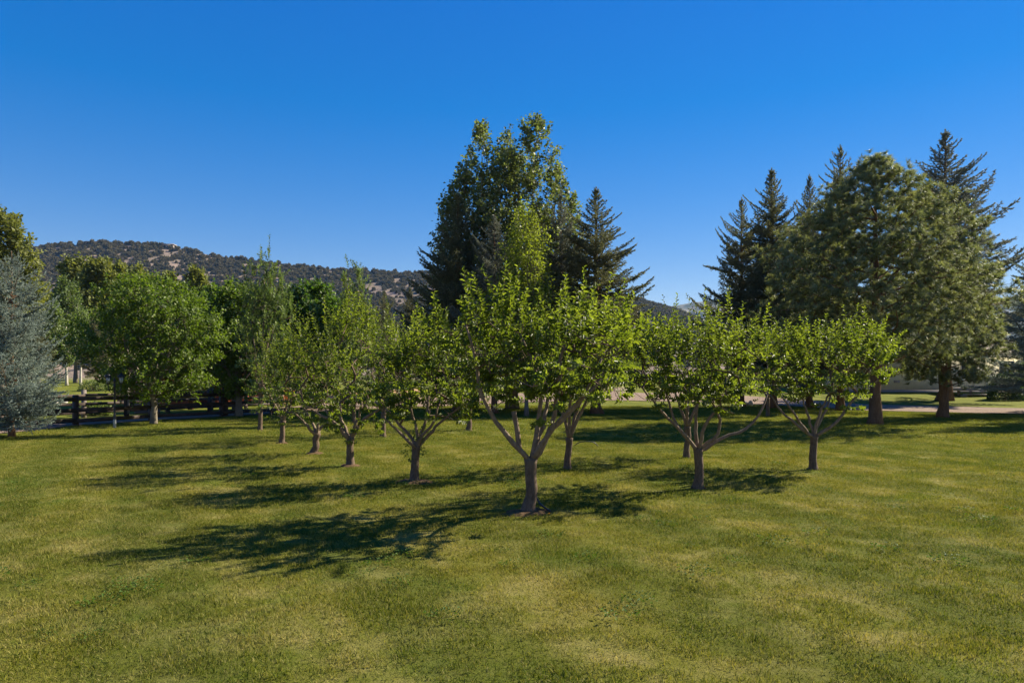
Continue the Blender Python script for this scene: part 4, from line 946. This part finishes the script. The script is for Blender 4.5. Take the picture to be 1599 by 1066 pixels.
# deck
dk = thing('deck', tuple(gz((1482 - CX) / F * 50, 50)), 'weathered wooden deck with railing and step against the beige house', 'deck'); kd = 50 / F; Dx = 78 * kd
zf_ = .62
for k in range(12): MB().box((0, k * .19, zf_ - .04), (Dx, k * .19 + .18, zf_)).build('plank', M['deck'], dk)
MB().box((0, -.05, zf_ - .22), (Dx, -.008, zf_ - .045)).build('rim_board', M['deck'], dk)
for q in range(5):
    x = .06 + q * (Dx - .12) / 4; MB().box((x - .05, .0, zf_ + .002), (x + .05, .1, zf_ + .98)).build('post', M['trim'], dk)
    MB().box((x - .07, .3, -.3), (x + .07, .44, zf_ - .045)).build('footing', M['plinth'], dk)
MB().box((-.02, -.02, zf_ + .982), (Dx + .02, .12, zf_ + 1.03)).build('handrail', M['deck'], dk); MB().box((0, .02, zf_ + .12), (Dx, .08, zf_ + .18)).build('bottom_rail', M['deck'], dk)
o_ = None
for q in range(24):
    x = .14 + q * (Dx - .28) / 23
    if o_ is None: o_ = MB().box((-.02, .03, zf_ + .182), (.02, .07, zf_ + .98)).build('baluster', M['trim'], dk); ob = o_
    else: ob = o_.copy(); C.objects.link(ob); ob.parent = dk
    ob.location = (x, 0, 0)
MB().box((.7, -.85, .12), (2.6, -.45, .18)).build('step', M['deck'], dk); MB().box((.7, -.44, .32), (2.6, -.055, .38)).build('step', M['deck'], dk)
for sx in (.75, 2.5): MB().box((sx, -.8, -.2), (sx + .06, -.06, .118)).build('stringer', M['plinth'], dk)

# ridge-top houses
for px, py, wd, lb in ((262, 384, 16, 'tiny pale-roofed house on the ridge, right-hand one'), (144, 380, 22, 'tiny flat brown house on the ridge, left-hand one')):
    d = 890; x = (px - CX) / F * d; z = CH - (py - HY) / F * d; t = thing('ridge_house', (x, d, z - 3), lb, 'house', 'houses on the ridge'); wd *= d / F
    MB().box((-wd / 2, 0, -3), (wd / 2, 8, 4.5)).build('wall', M['plinth'], t); MB().box((-wd / 2 - 1, -1, 4.51), (wd / 2 + 1, 9, 5.6)).build('roof', M['plinth'] if px > 200 else M['roof'], t)
    for q in (-.3, 0, .3): MB().box((q * wd - 1, -.2, 1), (q * wd + 1, -.01, 3.4)).build('window', M['pane'], t)

# ------------------------------------------------------------------ small things
def rock(c, s3, label, seed, group=None):
    r = np.random.RandomState(seed); nu, nv = 10, 7; u = np.arange(nu) * 6.283 / nu; v = np.linspace(.25, math.pi - .6, nv)
    d = np.stack([np.sin(v)[:, None] * np.cos(u)[None], np.sin(v)[:, None] * np.sin(u)[None], np.cos(v)[:, None] + 0 * u[None]], -1)
    P = d * (1 + r.normal(0, .1, (nv, nu, 1))) * A(*s3); i = np.arange(nv - 1)[:, None] * nu; j = np.arange(nu)[None]; j2 = (j + 1) % nu
    V_ = np.vstack([P.reshape(-1, 3), [[0, 0, s3[2]]]]); jj = np.arange(nu)
    o = mk('rock', V_, [np.stack([i + j, i + nu + j, i + nu + j2, i + j2], -1).reshape(-1, 4), np.stack([jj, (jj + 1) % nu, np.full(nu, nv * nu)], 1)], M['rock'])
    o.location = tuple(c + A(0, 0, s3[2] * .5)); tag(o, label, 'rock', group); return o
rock(gp(1164, 633), (.2, .16, .17), 'pale rock at the gravel edge, left of a pair near the spruce trunk', 1, 'pale rocks at the driveway edge')
rock(gp(1172, 633), (.15, .14, .22), 'taller pale rock at the gravel edge, right of a pair near the spruce trunk', 2, 'pale rocks at the driveway edge')
for q, (px, py) in enumerate(((86, 630), (93, 629), (100, 629))):
    rock(gp(px, py), (.22, .2, .12), ('leftmost', 'middle', 'rightmost')[q] + ' of three pale stones on the paddock grass behind the fence', 5 + q, 'pale stones on the paddock grass')
c = gp(838, 797); P = smooth_line([c + A(.0, .1, .16), c + A(.05, .0, .09), c + A(.12, -.10, .05), c + A(.17, -.18, .03)], 10)
o = MB().tube(P - c, .014, 8).build('irrigation_pipe', M['hose'], None, True); o.location = tuple(c); tag(o, 'short black irrigation pipe lying at the foot of the nearest apple tree', 'pipe')
c = gp(915, 697); P = smooth_line([A(-.3, 0, .03), A(-.2, 0, .1), A(0, 0, .13), A(.2, 0, .11), A(.36, .05, -.03)], 12)
o = MB().tube(P, .012, 6).build('irrigation_pipe', M['hose'], None, True); o.location = tuple(c); tag(o, 'thin dark pipe arching over the grass right of the tree behind the nearest one', 'pipe')
c = gp(857, 809); t = thing('dandelion', tuple(c), 'tiny yellow dandelion in the grass in front of the nearest trunk', 'flower')
MB().tube([A(0, 0, -.01), A(.004, 0, .03), A(.005, 0, .055)], .003, 5).build('stem', M['shrub'], t)
r = np.random.RandomState(3); k = 26; an = r.uniform(0, 6.28, k); V_, F_, kk = leaf_geo(np.tile(A(.005, 0, .055), (k, 1)), unit(np.stack([np.cos(an), np.sin(an), r.uniform(.1, 1.6, k)], 1)), np.tile(A(0, 0, 1.), (k, 1)) + r.normal(0, .2, (k, 3)), .022, .008, False)
mk('petals', V_, [F_], M['flower'], t, tone=np.zeros(k * kk))

# ------------------------------------------------------------------ air
if HAZE > 0:
    m = bpy.data.materials.new('air'); m.use_nodes = True; n = m.node_tree; n.nodes.remove(n.nodes['Principled BSDF'])
    pv = n.nodes.new('ShaderNodeVolumePrincipled'); pv.inputs['Color'].default_value = (.26, .55, 1.0, 1); pv.inputs['Density'].default_value = HAZE; pv.inputs['Anisotropy'].default_value = .2
    n.links.new(pv.outputs[0], n.nodes['Material Output'].inputs['Volume'])
    mb = MB(); mb.box((-4200, -320, -1.2), (4200, 6200, 420)); o = mb.build('haze', m); o['kind'] = 'stuff'
print('tris of needles', NT[0], 'total', sum(len(me.loops) - 2 * len(me.polygons) for me in bpy.data.meshes))
